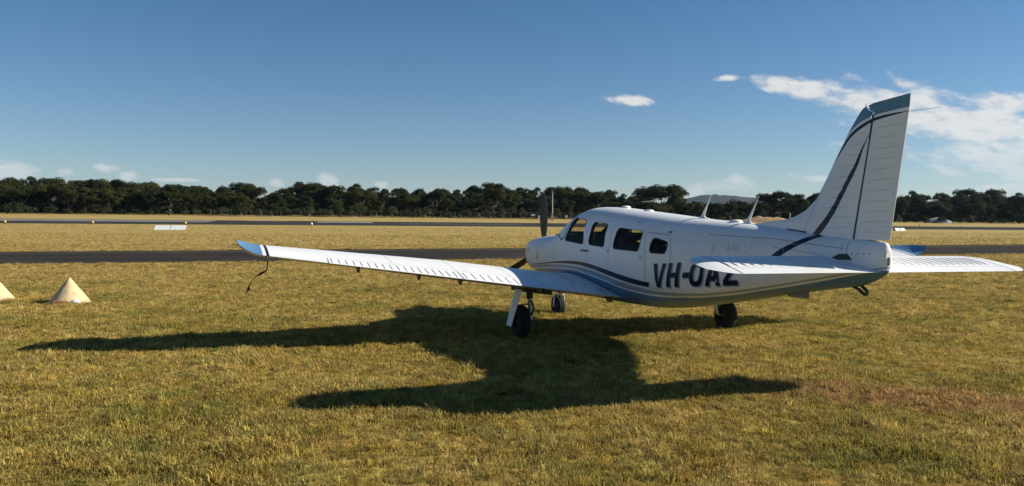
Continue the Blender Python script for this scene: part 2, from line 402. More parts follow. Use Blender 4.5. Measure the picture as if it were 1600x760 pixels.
def thin_strip(name, u0, u1, v0, v1, m, dz, n=40):
    return strip_mesh(name, np.unique(np.concatenate([[u0], ul[(ul > u0) & (ul < u1)], [u1]])), np.unique(np.concatenate([[v0], vl[(vl > v0) & (vl < v1)], [v1]])), m, dz)
LINET = plain('worn_line_paint', (.16, .125, .07), .8, var=.3, vscale=.5)
tag(thin_strip('taxiway_line', -420, 700, 40.15, 40.4, LINET, .018), kind='structure')
tag(thin_strip('runway_end_surface', -400, -15.2, 129.0, 143.8, CONC, .018), kind='structure')
tag(thin_strip('runway_number_marking', 1.0, 10.0, 133.5, 141.0, LINEP, .018), kind='structure')
tag(thin_strip('runway_piano_marking', -10.5, -3.8, 141.6, 143.6, LINEP, .018), kind='structure')
tag(thin_strip('runway_centre_line', 14.0, 34.0, 129.4, 130.4, LINEP, .018), kind='structure')

# ------------------------------------------------------------------ the aeroplane
# local frame: x aft, y starboard, z up, origin on the ground under the spinner
_tx, _ty = math.radians(-.8567), math.radians(-1.0598)
_R = Matrix.Rotation(_ty, 4, 'Y') @ Matrix.Rotation(_tx, 4, 'X')
_piv = Vector((3.3, 0, 0))
_Z = Matrix.Translation((.435, 14.855, 0)) @ Matrix.Rotation(math.radians(-68.57), 4, 'Z')
PM = _Z @ Matrix.Translation(_piv) @ _R @ Matrix.Translation(-_piv)
plane = empty('light_aeroplane')
plane.matrix_world = PM
tag(plane, 'white and blue single-engine low-wing aeroplane parked on the dry grass', 'aeroplane')

ST = np.array([
(0.52, 1.30, 0.84, .40, 1.08, 3.2, 2.8), (0.58, 1.345, 0.80, .445, 1.08, 3.4, 2.9), (0.85, 1.385, 0.73, .475, 1.08, 3.3, 2.9),
(1.30, 1.42, 0.66, .50, 1.06, 3.0, 2.8), (1.70, 1.445, 0.59, .55, 1.04, 2.8, 2.8), (1.95, 1.54, 0.55, .58, 1.03, 2.7, 2.9),
(2.20, 1.68, 0.52, .605, 1.03, 2.6, 3.0), (2.50, 1.80, 0.49, .62, 1.02, 2.6, 3.0), (2.80, 1.84, 0.475, .625, 1.02, 2.6, 3.0),
(3.20, 1.825, 0.465, .625, 1.02, 2.6, 3.0), (3.80, 1.77, 0.46, .62, 1.01, 2.6, 3.0), (4.60, 1.695, 0.465, .60, 1.01, 2.6, 3.0),
(5.20, 1.635, 0.53, .55, 1.03, 2.6, 2.8), (6.00, 1.57, 0.655, .44, 1.06, 2.5, 2.6), (6.80, 1.49, 0.79, .32, 1.11, 2.4, 2.4),
(7.40, 1.43, 0.885, .225, 1.15, 2.3, 2.2), (7.90, 1.39, 0.965, .135, 1.19, 2.2, 2.1), (8.11, 1.365, 1.06, .060, 1.22, 2.1, 2.0)])
def pchip(xs, ys, x):
    xs = np.asarray(xs, float); ys = np.asarray(ys, float); x = np.asarray(x, float)
    h = np.diff(xs); dl_ = np.diff(ys)/h; n = len(xs); m = np.zeros(n)
    for i in range(1, n-1):
        if dl_[i-1]*dl_[i] > 0:
            w1 = 2*h[i]+h[i-1]; w2 = h[i]+2*h[i-1]; m[i] = (w1+w2)/(w1/dl_[i-1]+w2/dl_[i])
    m[0] = dl_[0]; m[-1] = dl_[-1]
    k = np.clip(np.searchsorted(xs, x)-1, 0, n-2); t = (np.clip(x, xs[0], xs[-1])-xs[k])/h[k]
    return ((2*t**3-3*t**2+1)*ys[k]+(t**3-2*t**2+t)*h[k]*m[k]+(-2*t**3+3*t**2)*ys[k+1]+(t**3-t**2)*h[k]*m[k+1])
_gx = np.linspace(.5, 8.15, 3061); _gt = [pchip(ST[:, 0], ST[:, i], _gx) for i in range(1, 7)]
def fpar(x): return [np.interp(x, _gx, t) for t in _gt]
def halfy(x, z):
    zt, zb, w, zm, eu, el = fpar(x)
    up = z >= zm
    t = np.where(up, (z-zm)/(zt-zm), (zm-z)/(zm-zb)); e = np.where(up, eu, el)
    return w*np.maximum(1-np.clip(t, 0, 1)**e, 1e-9)**(1/e)
def ring(x, n=64, sy=1.0, dzt=0.0, dzb=0.0, scale=1.0):
    zt, zb, w, zm, eu, el = [float(q) for q in fpar(x)]
    zt -= dzt; zb += dzb; w *= sy
    zt = zm+(zt-zm)*scale; zb = zm-(zm-zb)*scale; w *= scale
    o = []
    for j in range(n):
        a = 2*math.pi*(j+.5)/n; c, s = math.cos(a), math.sin(a); e = eu if s >= 0 else el
        o.append((float(x), w*math.copysign(abs(c)**(2/e), c), zm+((zt-zm) if s >= 0 else (zm-zb))*math.copysign(abs(s)**(2/e), s)))
    return o
def fnormals(P):
    """outward normals of the analytic skin, and the implicit value"""
    def F(x, y, z):
        zt, zb, w, zm, eu, el = fpar(x); up = z >= zm
        e = np.where(up, eu, el); t = np.where(up, (z-zm)/(zt-zm), (zm-z)/(zm-zb))
        return (np.abs(y)/w)**e+np.maximum(t, 0)**e
    x, y, z = P.T; h = 2e-3
    g = np.stack([F(x+h, y, z)-F(x-h, y, z), F(x, y+h, z)-F(x, y-h, z), F(x, y, z+h)-F(x, y, z-h)], 1)
    return g/np.maximum(np.linalg.norm(g, axis=1), 1e-9)[:, None], F(x, y, z)

# windows in side view (x, z)
WIN = [[(2.52, 1.327), (2.60, 1.673), (3.05, 1.635), (3.19, 1.277)], [(3.345, 1.279), (3.31, 1.603), (3.745, 1.562), (3.815, 1.246)],
       [(4.06, 1.228), (4.065, 1.515), (4.70, 1.462), (4.71, 1.204)], [(4.935, 1.196), (4.955, 1.39), (5.287, 1.329), (5.262, 1.188)]]
def rounded(poly, r, k=5):
    o = []; n = len(poly)
    for i in range(n):
        p = Vector(poly[i]); a = (Vector(poly[i-1])-p); b = (Vector(poly[(i+1) % n])-p)
        rr = min(r, a.length*.45, b.length*.45); A = p+a.normalized()*rr; B = p+b.normalized()*rr
        for t in np.linspace(0, 1, k): o.append(tuple((1-t)**2*A+2*t*(1-t)*p+t*t*B))
    return o
WINR = [rounded(w, .07) for w in WIN]

# hull, cavity, cutters -> boolean
xs = np.unique(np.round(np.concatenate([np.linspace(.58, 1.7, 12), np.linspace(1.7, 3.0, 22), np.linspace(3.0, 8.11, 44)]), 4))
hull = MB()
rs = [ring(.52, scale=.70), ring(.52, scale=.86), ring(.527, scale=.94), ring(.545, scale=.985)]
rs = [[(p[0]-.02*(i == 0), p[1], p[2]) for p in r] for i, r in enumerate(rs)]
te_ = [[(x_0, p[1], p[2]) for p in ring(8.11, scale=k_)] for x_0, k_ in ((8.128, .93), (8.142, .78), (8.150, .5))]
hull.loft(rs+[ring(x) for x in xs]+te_)
cav = MB(); cav.loft([ring(x, 40, .93, .045, .16) for x in np.linspace(1.78, 5.6, 40)])
def tmp(mb, name): return mb.build(name, None)
h_o = tmp(hull, 'hull_tmp'); c_o = tmp(cav, 'cav_tmp')
cutters = [c_o]
for w in WINR:
    p = MB(); p.loft([[(a, -1.0, b) for a, b in w], [(a, 1.0, b) for a, b in w]]); cutters.append(tmp(p, 'cut_tmp'))
p = MB(); wsp = [(1.80, 1.475), (1.99, 1.475), (2.50, 1.735), (2.46, 1.95), (1.80, 1.95)]
p.loft([[(a, -.50, b) for a, b in wsp], [(a, .50, b) for a, b in wsp]]); cutters.append(tmp(p, 'cut_tmp'))
for o in cutters+[h_o]:
    bm = bmesh.new(); bm.from_mesh(o.data); bmesh.ops.recalc_face_normals(bm, faces=bm.faces); bm.to_mesh(o.data); bm.free()
for c in cutters:
    md = h_o.modifiers.new('b', 'BOOLEAN'); md.operation = 'DIFFERENCE'; md.solver = 'EXACT'; md.object = c
dg = bpy.context.evaluated_depsgraph_get(); dg.update()
fme = bpy.data.meshes.new_from_object(h_o.evaluated_get(dg)); fme.name = 'fuselage'
for o in cutters+[h_o]:
    me = o.data; bpy.data.objects.remove(o); bpy.data.meshes.remove(me)
fus = bpy.data.objects.new('fuselage', fme); COL.objects.link(fus); fus.parent = plane
fme.materials.clear(); fme.materials.append(FUS); fme.materials.append(CABIN)
bm = bmesh.new(); bm.from_mesh(fme)
bmesh.ops.triangulate(bm, faces=[f for f in bm.faces if len(f.verts) > 4], quad_method='BEAUTY', ngon_method='BEAUTY'); bm.to_mesh(fme); bm.free()
fme.polygons.foreach_set('use_smooth', [True]*len(fme.polygons)); fme.update()
nP = len(fme.polygons)
pc = np.empty(nP*3); fme.polygons.foreach_get('center', pc); pc = pc.reshape(-1, 3)
pn = np.empty(nP*3); fme.polygons.foreach_get('normal', pn); pn = pn.reshape(-1, 3)
vc = np.empty(len(fme.vertices)*3); fme.vertices.foreach_get('co', vc); vc = vc.reshape(-1, 3)
fn_, fv_ = fnormals(pc); on_ = (pc[:, 0] > .56) & (pc[:, 0] < 8.108) & ((fn_*pn).sum(1) > .9) & (fv_ > .90)
vn_ = fnormals(np.stack([np.clip(vc[:, 0], .55, 8.10), vc[:, 1], vc[:, 2]], 1))[0]
ln = [None]*len(fme.loops)
for k, pl in enumerate(fme.polygons):
    for li in pl.loop_indices:
        ln[li] = tuple(vn_[fme.loops[li].vertex_index]) if on_[k] else tuple(pn[k])
    if not on_[k] and 1.75 < pc[k, 0] < 5.62: pl.material_index = 1
fme.normals_split_custom_set(ln); fme.update()

def skin(x, z, side=-1, off=.003):
    return (x, side*(float(halfy(x, z))+off), z)
def patch(quad, nu, nv, side=-1, off=.003):
    """bilinear (x, z) quad laid on the skin"""
    a, b, c, d = [Vector(q) for q in quad]; v = []; f = []
    for j in range(nv+1):
        for i in range(nu+1):
            s, t = i/nu, j/nv
            p = (a*(1-s)+d*s)*(1-t)+(b*(1-s)+c*s)*t
            v.append(skin(p.x, p.y, side, off))
    for j in range(nv):
        for i in range(nu): f.append((j*(nu+1)+i, j*(nu+1)+i+1, (j+1)*(nu+1)+i+1, (j+1)*(nu+1)+i))
    return v, f
def line_on_skin(mb, pts, w=.004, side=-1, off=.002, step=.05):
    pts = [Vector(p) for p in pts]; L = []
    for a, b in zip(pts[:-1], pts[1:]):
        n = max(1, int((b-a).length/step))
        for k in range(n): L.append(a.lerp(b, k/n))
    L.append(pts[-1]); v = []
    for i, p in enumerate(L):
        t = (L[min(i+1, len(L)-1)]-L[max(i-1, 0)]).normalized(); nrm = Vector((-t.y, t.x))*w/2
        v.append(skin(*(p+nrm), side, off)); v.append(skin(*(p-nrm), side, off))
    mb.add(v, [(2*i, 2*i+1, 2*i+3, 2*i+2) for i in range(len(L)-1)])
def ring_on_skin(mb, poly, grow, side=-1, off=.004):
    c = sum((Vector(p) for p in poly), Vector((0, 0)))/len(poly); n = len(poly); v = []
    for p in poly:
        d = (Vector(p)-c); v.append(skin(*(c+d*(1-.004)), side, off)); v.append(skin(*(c+d+d.normalized()*grow), side, off))
    mb.add(v, [(2*i, 2*i+1, 2*((i+1) % n)+1, 2*((i+1) % n)) for i in range(n)])
for side in (-1, 1):
    for w, wr in zip(WIN, WINR):
        cx = sum(q[0] for q in w)/4; cz = sum(q[1] for q in w)/4
        big = [(cx+(a-cx)*1.04, cz+(b-cz)*1.04) for a, b in w]
        v, f = patch(big, 8, 8, side, -.014); pane = obj('window', v, f, GLASS, fus, True)
        mb = MB(); ring_on_skin(mb, wr, .010, side); fr = mb.build('window_seal', SEAM, pane if False else fus)
# windscreen
rsx = np.linspace(1.80, 2.52, 14); mb = MB()
R2 = [[(p[0], p[1]*.982, p[2]-.012) for p in ring(x, 64)[2:30]] for x in rsx]
mb.loft(R2, closed=False); mb.build('windscreen', GLASS, fus, True)
for side in (-1, 1):       # dark sealing band round the windscreen foot, on the skin
    mb = MB(); line_on_skin(mb, [(2.0, 1.467), (2.2, 1.40), (2.40, 1.335), (2.46, 1.38), (2.60, 1.70)], .02, side, .003); mb.build('windscreen_seal', SEAM, fus)
# cabin
mb = MB(); mb.box((3.3, 0, .66), (1.4, .44, .02)); mb.build('cabin_floor', CABIN, fus)
mb = MB(); mb.hexa([(1.98, -.5, 1.0), (2.2, -.5, 1.0), (2.2, .5, 1.0), (1.98, .5, 1.0), (1.9, -.47, 1.42), (2.3, -.47, 1.44), (2.3, .47, 1.44), (1.9, .47, 1.42)])
mb.build('instrument_panel', DARKIN, fus)
def seat(x, y, h=0.0):
    mb = MB()
    mb.loft([[(x+a, y+b*.21, .98+h) for a, b in ((-.22, -1), (.2, -1), (.2, 1), (-.22, 1))], [(x+a, y+b*.22, 1.04+h) for a, b in ((-.25, -1), (.22, -1), (.22, 1), (-.25, 1))],
             [(x+a, y+b*.20, 1.09+h) for a, b in ((-.23, -1), (.2, -1), (.2, 1), (-.23, 1))]])
    mb.loft([[(x+a, y+b*.20, z) for a, b in ((c-.055, -1), (c+.055, -1), (c+.055, 1), (c-.055, 1))] for c, z in ((.20, 1.04+h), (.25, 1.2+h), (.30, 1.36+h), (.325, 1.44+h))])
    mb.loft([[(x+a, y+b*.12, z) for a, b in ((c-.045, -1), (c+.045, -1), (c+.045, 1), (c-.045, 1))] for c, z in ((.335, 1.47+h), (.345, 1.53+h), (.35, 1.59+h))])
    mb.box((x+.33, y, 1.455+h), (.012, .06, .03)); mb.box((x, y, .83+h/2), (.15, .14, .15+h/2))
    mb.build('seat', SEATM, fus, True, 40)
for x, y in ((2.75, -.27), (2.75, .27), (3.55, -.27), (3.55, .27), (4.35, -.25), (4.35, .25)): seat(x, y, -.13 if x < 3 else -.18)

# registration
LET = dict(V=[[(0, 1), (.30, 1), (.62, 0), (.44, 0)], [(.68, 1), (.96, 1), (.72, 0), (.54, 0)]],
           H=[[(0, 0), (0, 1), (.27, 1), (.27, 0)], [(.58, 0), (.58, 1), (.85, 1), (.85, 0)], [(.27, .40), (.27, .60), (.58, .60), (.58, .40)]],
           D=[[(0, .36), (0, .58), (.42, .58), (.42, .36)]],
           A=[[(0, 0), (.33, 1), (.53, 1), (.27, 0)], [(.33, 1), (.60, 1), (.93, 0), (.66, 0)], [(.26, .20), (.32, .40), (.64, .40), (.69, .20)]],
           Z=[[(0, .80), (0, 1), (.80, 1), (.80, .80)], [(.0, .20), (.50, .80), (.80, .80), (.30, .20)], [(0, 0), (0, .20), (.82, .20), (.82, 0)]])
o_out = [(.5+.5*math.copysign(abs(math.cos(a))**.75, math.cos(a)), .5+.5*math.copysign(abs(math.sin(a))**.75, math.sin(a))) for a in np.linspace(0, 2*math.pi, 25)]
o_in = [(.5+.22*math.copysign(abs(math.cos(a))**.75, math.cos(a)), .5+.30*math.copysign(abs(math.sin(a))**.75, math.sin(a))) for a in np.linspace(0, 2*math.pi, 25)]
LET['O'] = [[(o_out[i][0]*.88, o_out[i][1]), (o_out[i+1][0]*.88, o_out[i+1][1]), (o_in[i+1][0]*.88, o_in[i+1][1]), (o_in[i][0]*.88, o_in[i][1])] for i in range(24)]
WORD = [('V', 4.965), ('H', 5.262), ('D', 5.545), ('O', 5.66), ('A', 5.92), ('Z', 6.205)]
WSC = .262
for side in (-1, 1):
    for ch, x0 in WORD:
        for nm, m_, dx, dzz, off in (('registration_shadow', LBLUE, .016 if side < 0 else -.016, -.014, .0025), ('registration_letter', NAVYP, 0, 0, .0045)):
            mb = MB()
            for q in LET[ch]:
                Q = []
                for a, b in q:
                    xx = x0+a*WSC+b*.085
                    if side > 0: xx = 11.75-(x0+a*WSC)+b*.03          # starboard side reads nose to the right
                    zb_ = .772+.078*max(0, (xx-5.15)); Q.append((xx+dx, zb_+b*.292+dzz))
                if side > 0: Q = [Q[3], Q[2], Q[1], Q[0]]
                v, f = patch(Q, 3, 6, side, off); mb.add(v, f)
            ob_ = mb.build(nm, m_, fus, True); bm = bmesh.new(); bm.from_mesh(ob_.data); bmesh.ops.remove_doubles(bm, verts=bm.verts, dist=.0008); bm.to_mesh(ob_.data); bm.free()

# seams, doors, locks, small marks on the port side (and starboard seams)
mb = MB()
for side in (-1, 1):
    line_on_skin(mb, [(1.02, 1.36), (1.20, 1.11), (1.25, .93), (1.25, .74)], .006, side)
    line_on_skin(mb, [(2.05, 1.40), (2.10, 1.2), (2.10, .75)], .004, side)
    line_on_skin(mb, [(4.78, 1.44), (4.86, 1.155), (4.87, .78)], .005, side)
    line_on_skin(mb, [(4.80, 1.455), (5.27, 1.42)], .006, side); line_on_skin(mb, [(5.29, 1.40), (5.37, 1.207), (5.33, .62)], .005, side)
    line_on_skin(mb, [(3.93, 1.50), (3.96, 1.2), (3.95, .80)], .004, side); line_on_skin(mb, [(3.26, 1.25), (3.28, .70)], .003, side)
    line_on_skin(mb, [(5.9, 1.43), (6.9, 1.385), (7.75, 1.30)], .004, side); line_on_skin(mb, [(7.70, 1.40), (7.74, 1.3), (7.70, 1.22)], .005, side)
    line_on_skin(mb, [(6.9, 1.30), (7.55, 1.235)], .003, side)
tag(mb.build('panel_seams', SEAM, fus), kind='stuff')
mb = MB()
for side in (-1, 1):
    for x in (5.72, 6.15, 6.62, 7.05): line_on_skin(mb, [(x, 1.5-.1*(x-5.7)), (x+.01, 1.2), (x, .80+.1*(x-5.7))], .003, side)
    for z0, z1 in ((1.36, 1.33), (1.12, 1.16)): line_on_skin(mb, [(5.40, z0), (7.3, z1)], .0025, side)
    line_on_skin(mb, [(1.27, 1.30), (2.2, 1.30)], .003, side); line_on_skin(mb, [(2.45, 1.70), (3.2, 1.72), (4.7, 1.58)], .003, side)
tag(mb.build('lap_seams', plain('lap_grey', (.42, .425, .43), .5), fus), kind='stuff')
mb = MB()
for (a, b), (c, d), n in (((1.28, 1.225), (1.73, 1.215), 11), ((1.73, 1.215), (1.76, 1.0), 7), ((1.76, 1.0), (1.31, .985), 11), ((1.31, .985), (1.28, 1.225), 7), ((7.78, 1.36), (7.80, 1.25), 4), ((7.80, 1.25), (8.08, 1.255), 5)):
    for k in range(n):
        x, z = a+(c-a)*k/n, b+(d-b)*k/n
        v, f = patch([(x-.006, z-.006), (x-.006, z+.006), (x+.006, z+.006), (x+.006, z-.006)], 1, 1, -1, .003); mb.add(v, f)
for k in range(5):          # vent louvres and rivets aft of the baggage door
    x = 6.24+.045*k; line_on_skin(mb, [(x, 1.31), (x+.03, 1.245)], .007)
for x, z in ((6.2, 1.30), (6.27, 1.33), (6.36, 1.33), (6.45, 1.325), (6.53, 1.30), (6.56, 1.24), (6.42, 1.225), (6.30, 1.225)):
    v, f = patch([(x-.006, z-.006), (x-.006, z+.006), (x+.006, z+.006), (x+.006, z-.006)], 1, 1, -1, .003); mb.add(v, f)
circ = [(6.06+.022*math.cos(a), 1.29+.022*math.sin(a)) for a in np.linspace(0, 6.283, 13)]; line_on_skin(mb, circ, .006)
line_on_skin(mb, [(6.03, 1.245), (6.10, 1.245)], .006)
for cx, cz, r in ((3.93, 1.20, .022), (4.77, 1.135, .030)):
    line_on_skin(mb, [(cx+r*math.cos(a), cz+r*math.sin(a)) for a in np.linspace(0, 6.283, 13)], .005)
    line_on_skin(mb, [(cx-.02, cz), (cx+.0, cz-.012)], .014)
for q in ((4.40, 1.60, 4.47, 1.575), (4.47, 1.575, 4.52, 1.585), (4.44, 1.56, 4.46, 1.545)): line_on_skin(mb, [q[:2], q[2:]], .006)
line_on_skin(mb, [(.68, 1.145), (.72, 1.165), (.78, 1.15), (.86, 1.16)], .012)      # faint script on the cowl
line_on_skin(mb, [(.70, 1.13), (.84, 1.135)], .006)
tag(mb.build('rivets_and_marks', plain('mark_grey', (.16, .17, .19), .6), fus), kind='stuff')
mb = MB()
mb.box(skin(3.25, 1.187, -1, .008), (.10, .012, .013)); mb.build('door_handle', DKMETAL, fus); mb = MB(); mb.box(skin(5.24, 1.456, -1, .004), (.028, .01, .008)); mb.build('door_stop', DKMETAL, fus)
mb = MB()     # cowl louvre
for q in (((.66, 1.06), (.66, .98)), ((1.21, 1.10), (1.21, .99))): mb = MB(); line_on_skin(mb, [q[0], q[1]], .02); mb.build('cowl_vent', SEAM, fus)
# tail cone end and gap of the stabilator
mb = MB(); mb.hexa([(7.62, -.20, 1.195), (7.86, -.158, 1.195), (7.86, -.05, 1.195), (7.62, -.05, 1.195), (7.73, -.182, 1.25), (7.81, -.166, 1.25), (7.81, -.05, 1.25), (7.73, -.05, 1.25)])
mb.build('stabilator_slot', SEAM, fus)
mb = MB(); mb.loft([[(8.149, y, z) for y, z in rounded([(-.013, 1.15), (.013, 1.15), (.013, 1.23), (-.013, 1.23)], .012)], [(8.158, y, z) for y, z in rounded([(-.01, 1.155), (.01, 1.155), (.01, 1.225), (-.01, 1.225)], .009)]])
mb.build('tail_light', SEAM, fus)
# roof and belly fittings
def blade_antenna(x, z, h, rake):
    mb = MB(); R_ = []
    for t in np.linspace(0, 1, 7):
        c = .036*(1-t)**1.5+.004; th = .010*(1-t)+.002; xc = x+rake*t; zc = z+h*t
        R_.append([(xc+c*math.cos(a), th*math.sin(a), zc) for a in np.linspace(0, 2*math.pi, 12, endpoint=False)])
    mb.loft(R_)
    mb.loft([[(x+.02+.14*k*math.cos(a), .05*k*math.sin(a), z+hh_) for a in np.linspace(0, 2*math.pi, 16, endpoint=False)] for k, hh_ in ((1, -.015), (.95, .004), (.5, .018), (.3, .04))])
    mb.build('antenna', PAINT, fus, True, 50)
blade_antenna(5.24, 1.622, .31, .20); blade_antenna(6.12, 1.545, .32, .21)
def dome(name, x, y, r, h, m):
    z = float(pchip(ST[:, 0], ST[:, 1], x))-.006; mb = MB()
    mb.lathe([(r, -.01), (r, h*.35), (r*.9, h*.7), (r*.6, h), (0.001, h)], (x, y, z), 'z', 18); mb.build(name, m, fus, True, 60)
dome('roof_beacon', 3.33, 0, .075, .035, PAINT); dome('roof_antenna', 3.98, 0, .07, .025, PAINT); dome('roof_antenna', 5.95, -.02, .075, .035, PAINT)
mb = MB(); mb.tube([(6.83, 0, 1.53), (6.84, 0, 1.66)], .006, 6); mb.build('temperature_probe', STEEL, fus)
mb = MB(); mb.loft([[(x, y*s, z) for x, y in ((6.82, 0), (6.87, -.035), (7.0, -.04), (7.12, -.02), (7.14, 0), (7.12, .02), (7.0, .04), (6.87, .035))] for s, z in ((1, .84), (.9, .80), (.5, .775))])
mb.build('belly_antenna', plain('antenna_grey', (.20, .19, .17), .6), fus, True, 40)
mb = MB(); mb.tube([(7.70, 0, .95), (7.80, 0, .915), (7.87, 0, .87), (7.90, 0, .872), (7.905, 0, .90), (7.83, 0, .955)], .016, 8); mb.build('tail_skid', DKMETAL, fus, True)
mb = MB(); mb.hexa([(3.92, -.60, .50), (4.02, -.60, .50), (4.02, -.58, .50), (3.92, -.58, .50), (3.80, -.60, .58), (4.04, -.60, .58), (4.04, -.58, .58), (3.80, -.58, .58)]); mb.build('flap_track', GREASY, fus)

# ---- wings
NA = 17
def foil(h0, h1, t=.15, camber=.022, surf=1):
    o = []
    for k in np.linspace(0, 1, NA):
        c = h0+(h1-h0)*(1-math.cos(math.pi*k/2)) if h0 == 0 else h0+(h1-h0)*k
        th = 5*t*(.2969*math.sqrt(max(c, 0))-.126*c-.3516*c*c+.2843*c**3-.1036*c**4)
        cm = camber*(1-((c-.4)/.6)**2) if c > .4 else camber*(1-((.4-c)/.4)**2)
        o.append((c, cm+surf*th))
    return o
LEY = ([.45, .62, .85, 1.1, 1.5, 2.7, 5.1], [2.02, 2.10, 2.24, 2.32, 2.37, 2.44, 2.90])
TEY = ([.45, 2.7, 5.1], [4.17, 4.12, 3.85])
INC = math.tan(math.radians(2.2))
def wsec(y, h0, h1, s, t=.15):
    le = float(np.interp(y, *LEY)); te = float(np.interp(y, *TEY)); c = te-le; zt = .585+.121*(y-.6)
    up = foil(h0, h1, t, surf=1); lo = foil(h0, h1, t, surf=-1)
    pts = up[::-1]+(lo[1:] if h0 == 0 else lo)
    return [(le+a*c, s*y, zt+(1-a)*c*INC+b*c) for a, b in pts]
def wing_point(y, a, s, upper=True, off=0.0):
    le = float(np.interp(y, *LEY)); te = float(np.interp(y, *TEY)); c = te-le; zt = .585+.121*(y-.6)
    th = 5*.15*(.2969*math.sqrt(a)-.126*a-.3516*a*a+.2843*a**3-.1036*a**4)
    cm = .022*(1-((a-.4)/.6)**2) if a > .4 else .022*(1-((.4-a)/.4)**2)
    return (le+a*c, s*y, zt+(1-a)*c*INC+(cm+(th if upper else -th))*c+off)
for s in (-1, 1):
    mb = MB(); HG = .785
    mb.loft([wsec(y, 0, 1, s) for y in (.45, .62, .70)]); mb.loft([wsec(y, 0, HG, s) for y in (.70, .85, 1.1, 1.5, 2.1, 2.7, 3.4, 4.38)]); mb.loft([wsec(y, 0, 1, s) for y in (4.38, 4.7, 5.05)])
    wg = mb.build('wing', PAINT, plane, True, 30)
    # tip: white band, navy band, blue cap
    for a, b, m_, nm in ((5.05, 5.085, NAVYP, 'tip_stripe'), (5.085, 5.125, PAINT, 'tip_band')):
        mb = MB(); mb.loft([wsec(a, 0, 1, s), wsec(b, 0, 1, s)]); mb.build(nm, m_, wg, True, 30)
    mb = MB(); base = wsec(5.1, 0, 1, s); R_ = []
    cx0 = 3.78
    for t in np.linspace(0, 1, 11):
        y = 5.125+.29*t; k = math.sqrt(max(1-t**2.4, .0004)); kz = math.sqrt(max(1-t**2.0, .0004))
        zc = 1.205+.085*t**1.6
        R_.append([(cx0+(p[0]-cx0)*k, s*y, zc+(p[2]+.003-1.205)*kz+.121*.3*t*.3) for p in base])
    mb.loft(R_); tip = mb.build('wing_tip', BLUEP, wg, True, 40)
    mb = MB(); mb.loft([[(2.98+.05*t+.03*math.cos(a)*(1-t*.8), s*(5.30+.13*t), 1.245+.022*math.sin(a)*(1-t*.8)) for a in np.linspace(0, 6.283, 10, endpoint=False)] for t in (0, .4, .8, 1)])
    mb.build('navigation_light', LENS, wg, True)
    # flap, aileron with stiffening beads
    for nm, y0, y1, nb in (('flap', .74, 2.715, 17), ('aileron', 2.745, 4.36, 18)):
        mb = MB(); mb.loft([wsec(y, HG+.010, 1, s) for y in np.linspace(y0, y1, 5)]); cs = mb.build(nm, PAINT, wg, True, 30)
        mb = MB()
        for k in range(nb):
            y = y0+(y1-y0)*(k+.6)/nb
            P = [wing_point(y+d, a, s, True, o_) for a, o_ in ((.83, 0), (.86, .001), (.965, .001), (.985, 0)) for d in (-.0055, .0055)]
            Q = [wing_point(y+d*.4, a, s, True, .007 if .84 < a < .97 else .001) for a in (.83, .86, .965, .985) for d in (-.0055, .0055)]
            for i in range(3):
                mb.add([P[2*i], P[2*i+1], P[2*i+3], P[2*i+2], Q[2*i], Q[2*i+1], Q[2*i+3], Q[2*i+2]], [(4, 5, 6, 7), (0, 1, 5, 4), (1, 2, 6, 5), (2, 3, 7, 6), (3, 0, 4, 7)])
        tag(mb.build('stiffening_beads', BEAD, cs), kind='stuff')
    # thin skin joints and the walk strip
    mb = MB()
    for y, a0, a1 in ((3.55, .02, .77), (2.73, .02, .77), (1.95, .05, .77)):
        L = [(wing_point(y-.002, a, s, True, .0012), wing_point(y+.002, a, s, True, .0012)) for a in np.linspace(a0, a1, 16)]
        mb.add([q for p in L for q in p], [(2*i, 2*i+1, 2*i+3, 2*i+2) for i in range(15)])
    for y in (.95, 1.0):
        L = [(wing_point(y-.006+.25*(.7-a), a, s, True, .0015), wing_point(y+.006+.25*(.7-a), a, s, True, .0015)) for a in np.linspace(.28, .74, 12)]
        mb.add([q for p in L for q in p], [(2*i, 2*i+1, 2*i+3, 2*i+2) for i in range(11)])
    cc = [wing_point(1.38+.06*math.cos(a), .55+.04*math.sin(a), s, True, .0015) for a in np.linspace(0, 6.283, 17)]
    c2 = [wing_point(1.38+.066*math.cos(a), .55+.044*math.sin(a), s, True, .0015) for a in np.linspace(0, 6.283, 17)]
    mb.add([q for p in zip(cc, c2) for q in p], [(2*i, 2*i+1, 2*i+3, 2*i+2) for i in range(16)])
    tag(mb.build('skin_joints', plain('joint_grey', (.22, .225, .23), .6) if s < 0 else MATS['joint_grey'], wg), kind='stuff')
    # dark fillet line where the wing meets the fuselage
    mb = MB(); L = []
    for a in np.linspace(.12, .985, 26):
        y = .60
        for it in range(6):
            q = wing_point(y, a, 1); y = float(halfy(q[0], q[2]))
        L.append((wing_point(y+.012, a, s, True, .003), wing_point(y-.004, a, s, True, .026)))
    mb.add([q for p in L for q in p], [(2*i, 2*i+1, 2*i+3, 2*i+2) for i in range(25)]); mb.build('root_seal', SEAM, wg)
    # hinge brackets under the trailing edge
    for y in (4.0, 3.25, 2.72, 1.6):
        q = Vector(wing_point(y, .90, s, False)); mb = MB()
        mb.hexa([(q.x-.08, q.y-.012, q.z-.05), (q.x-.02, q.y-.012, q.z-.07), (q.x-.02, q.y+.012, q.z-.07), (q.x-.08, q.y+.012, q.z-.05),
                 (q.x-.14, q.y-.012, q.z+.02), (q.x+.05, q.y-.012, q.z+.01), (q.x+.05, q.y+.012, q.z+.01), (q.x-.14, q.y+.012, q.z+.02)])
        mb.build('hinge_bracket', GREASY, wg)
    mb = MB(); q = Vector(wing_point(5.06, .86, s, False)); mb.tube([q+Vector((0, 0, .02)), q+Vector((0, 0, -.03)), q+Vector((.03, 0, -.05)), q+Vector((.05, 0, -.02)), q+Vector((.04, 0, .02))], .007, 6); mb.build('tie_down_ring', STEEL, wg)

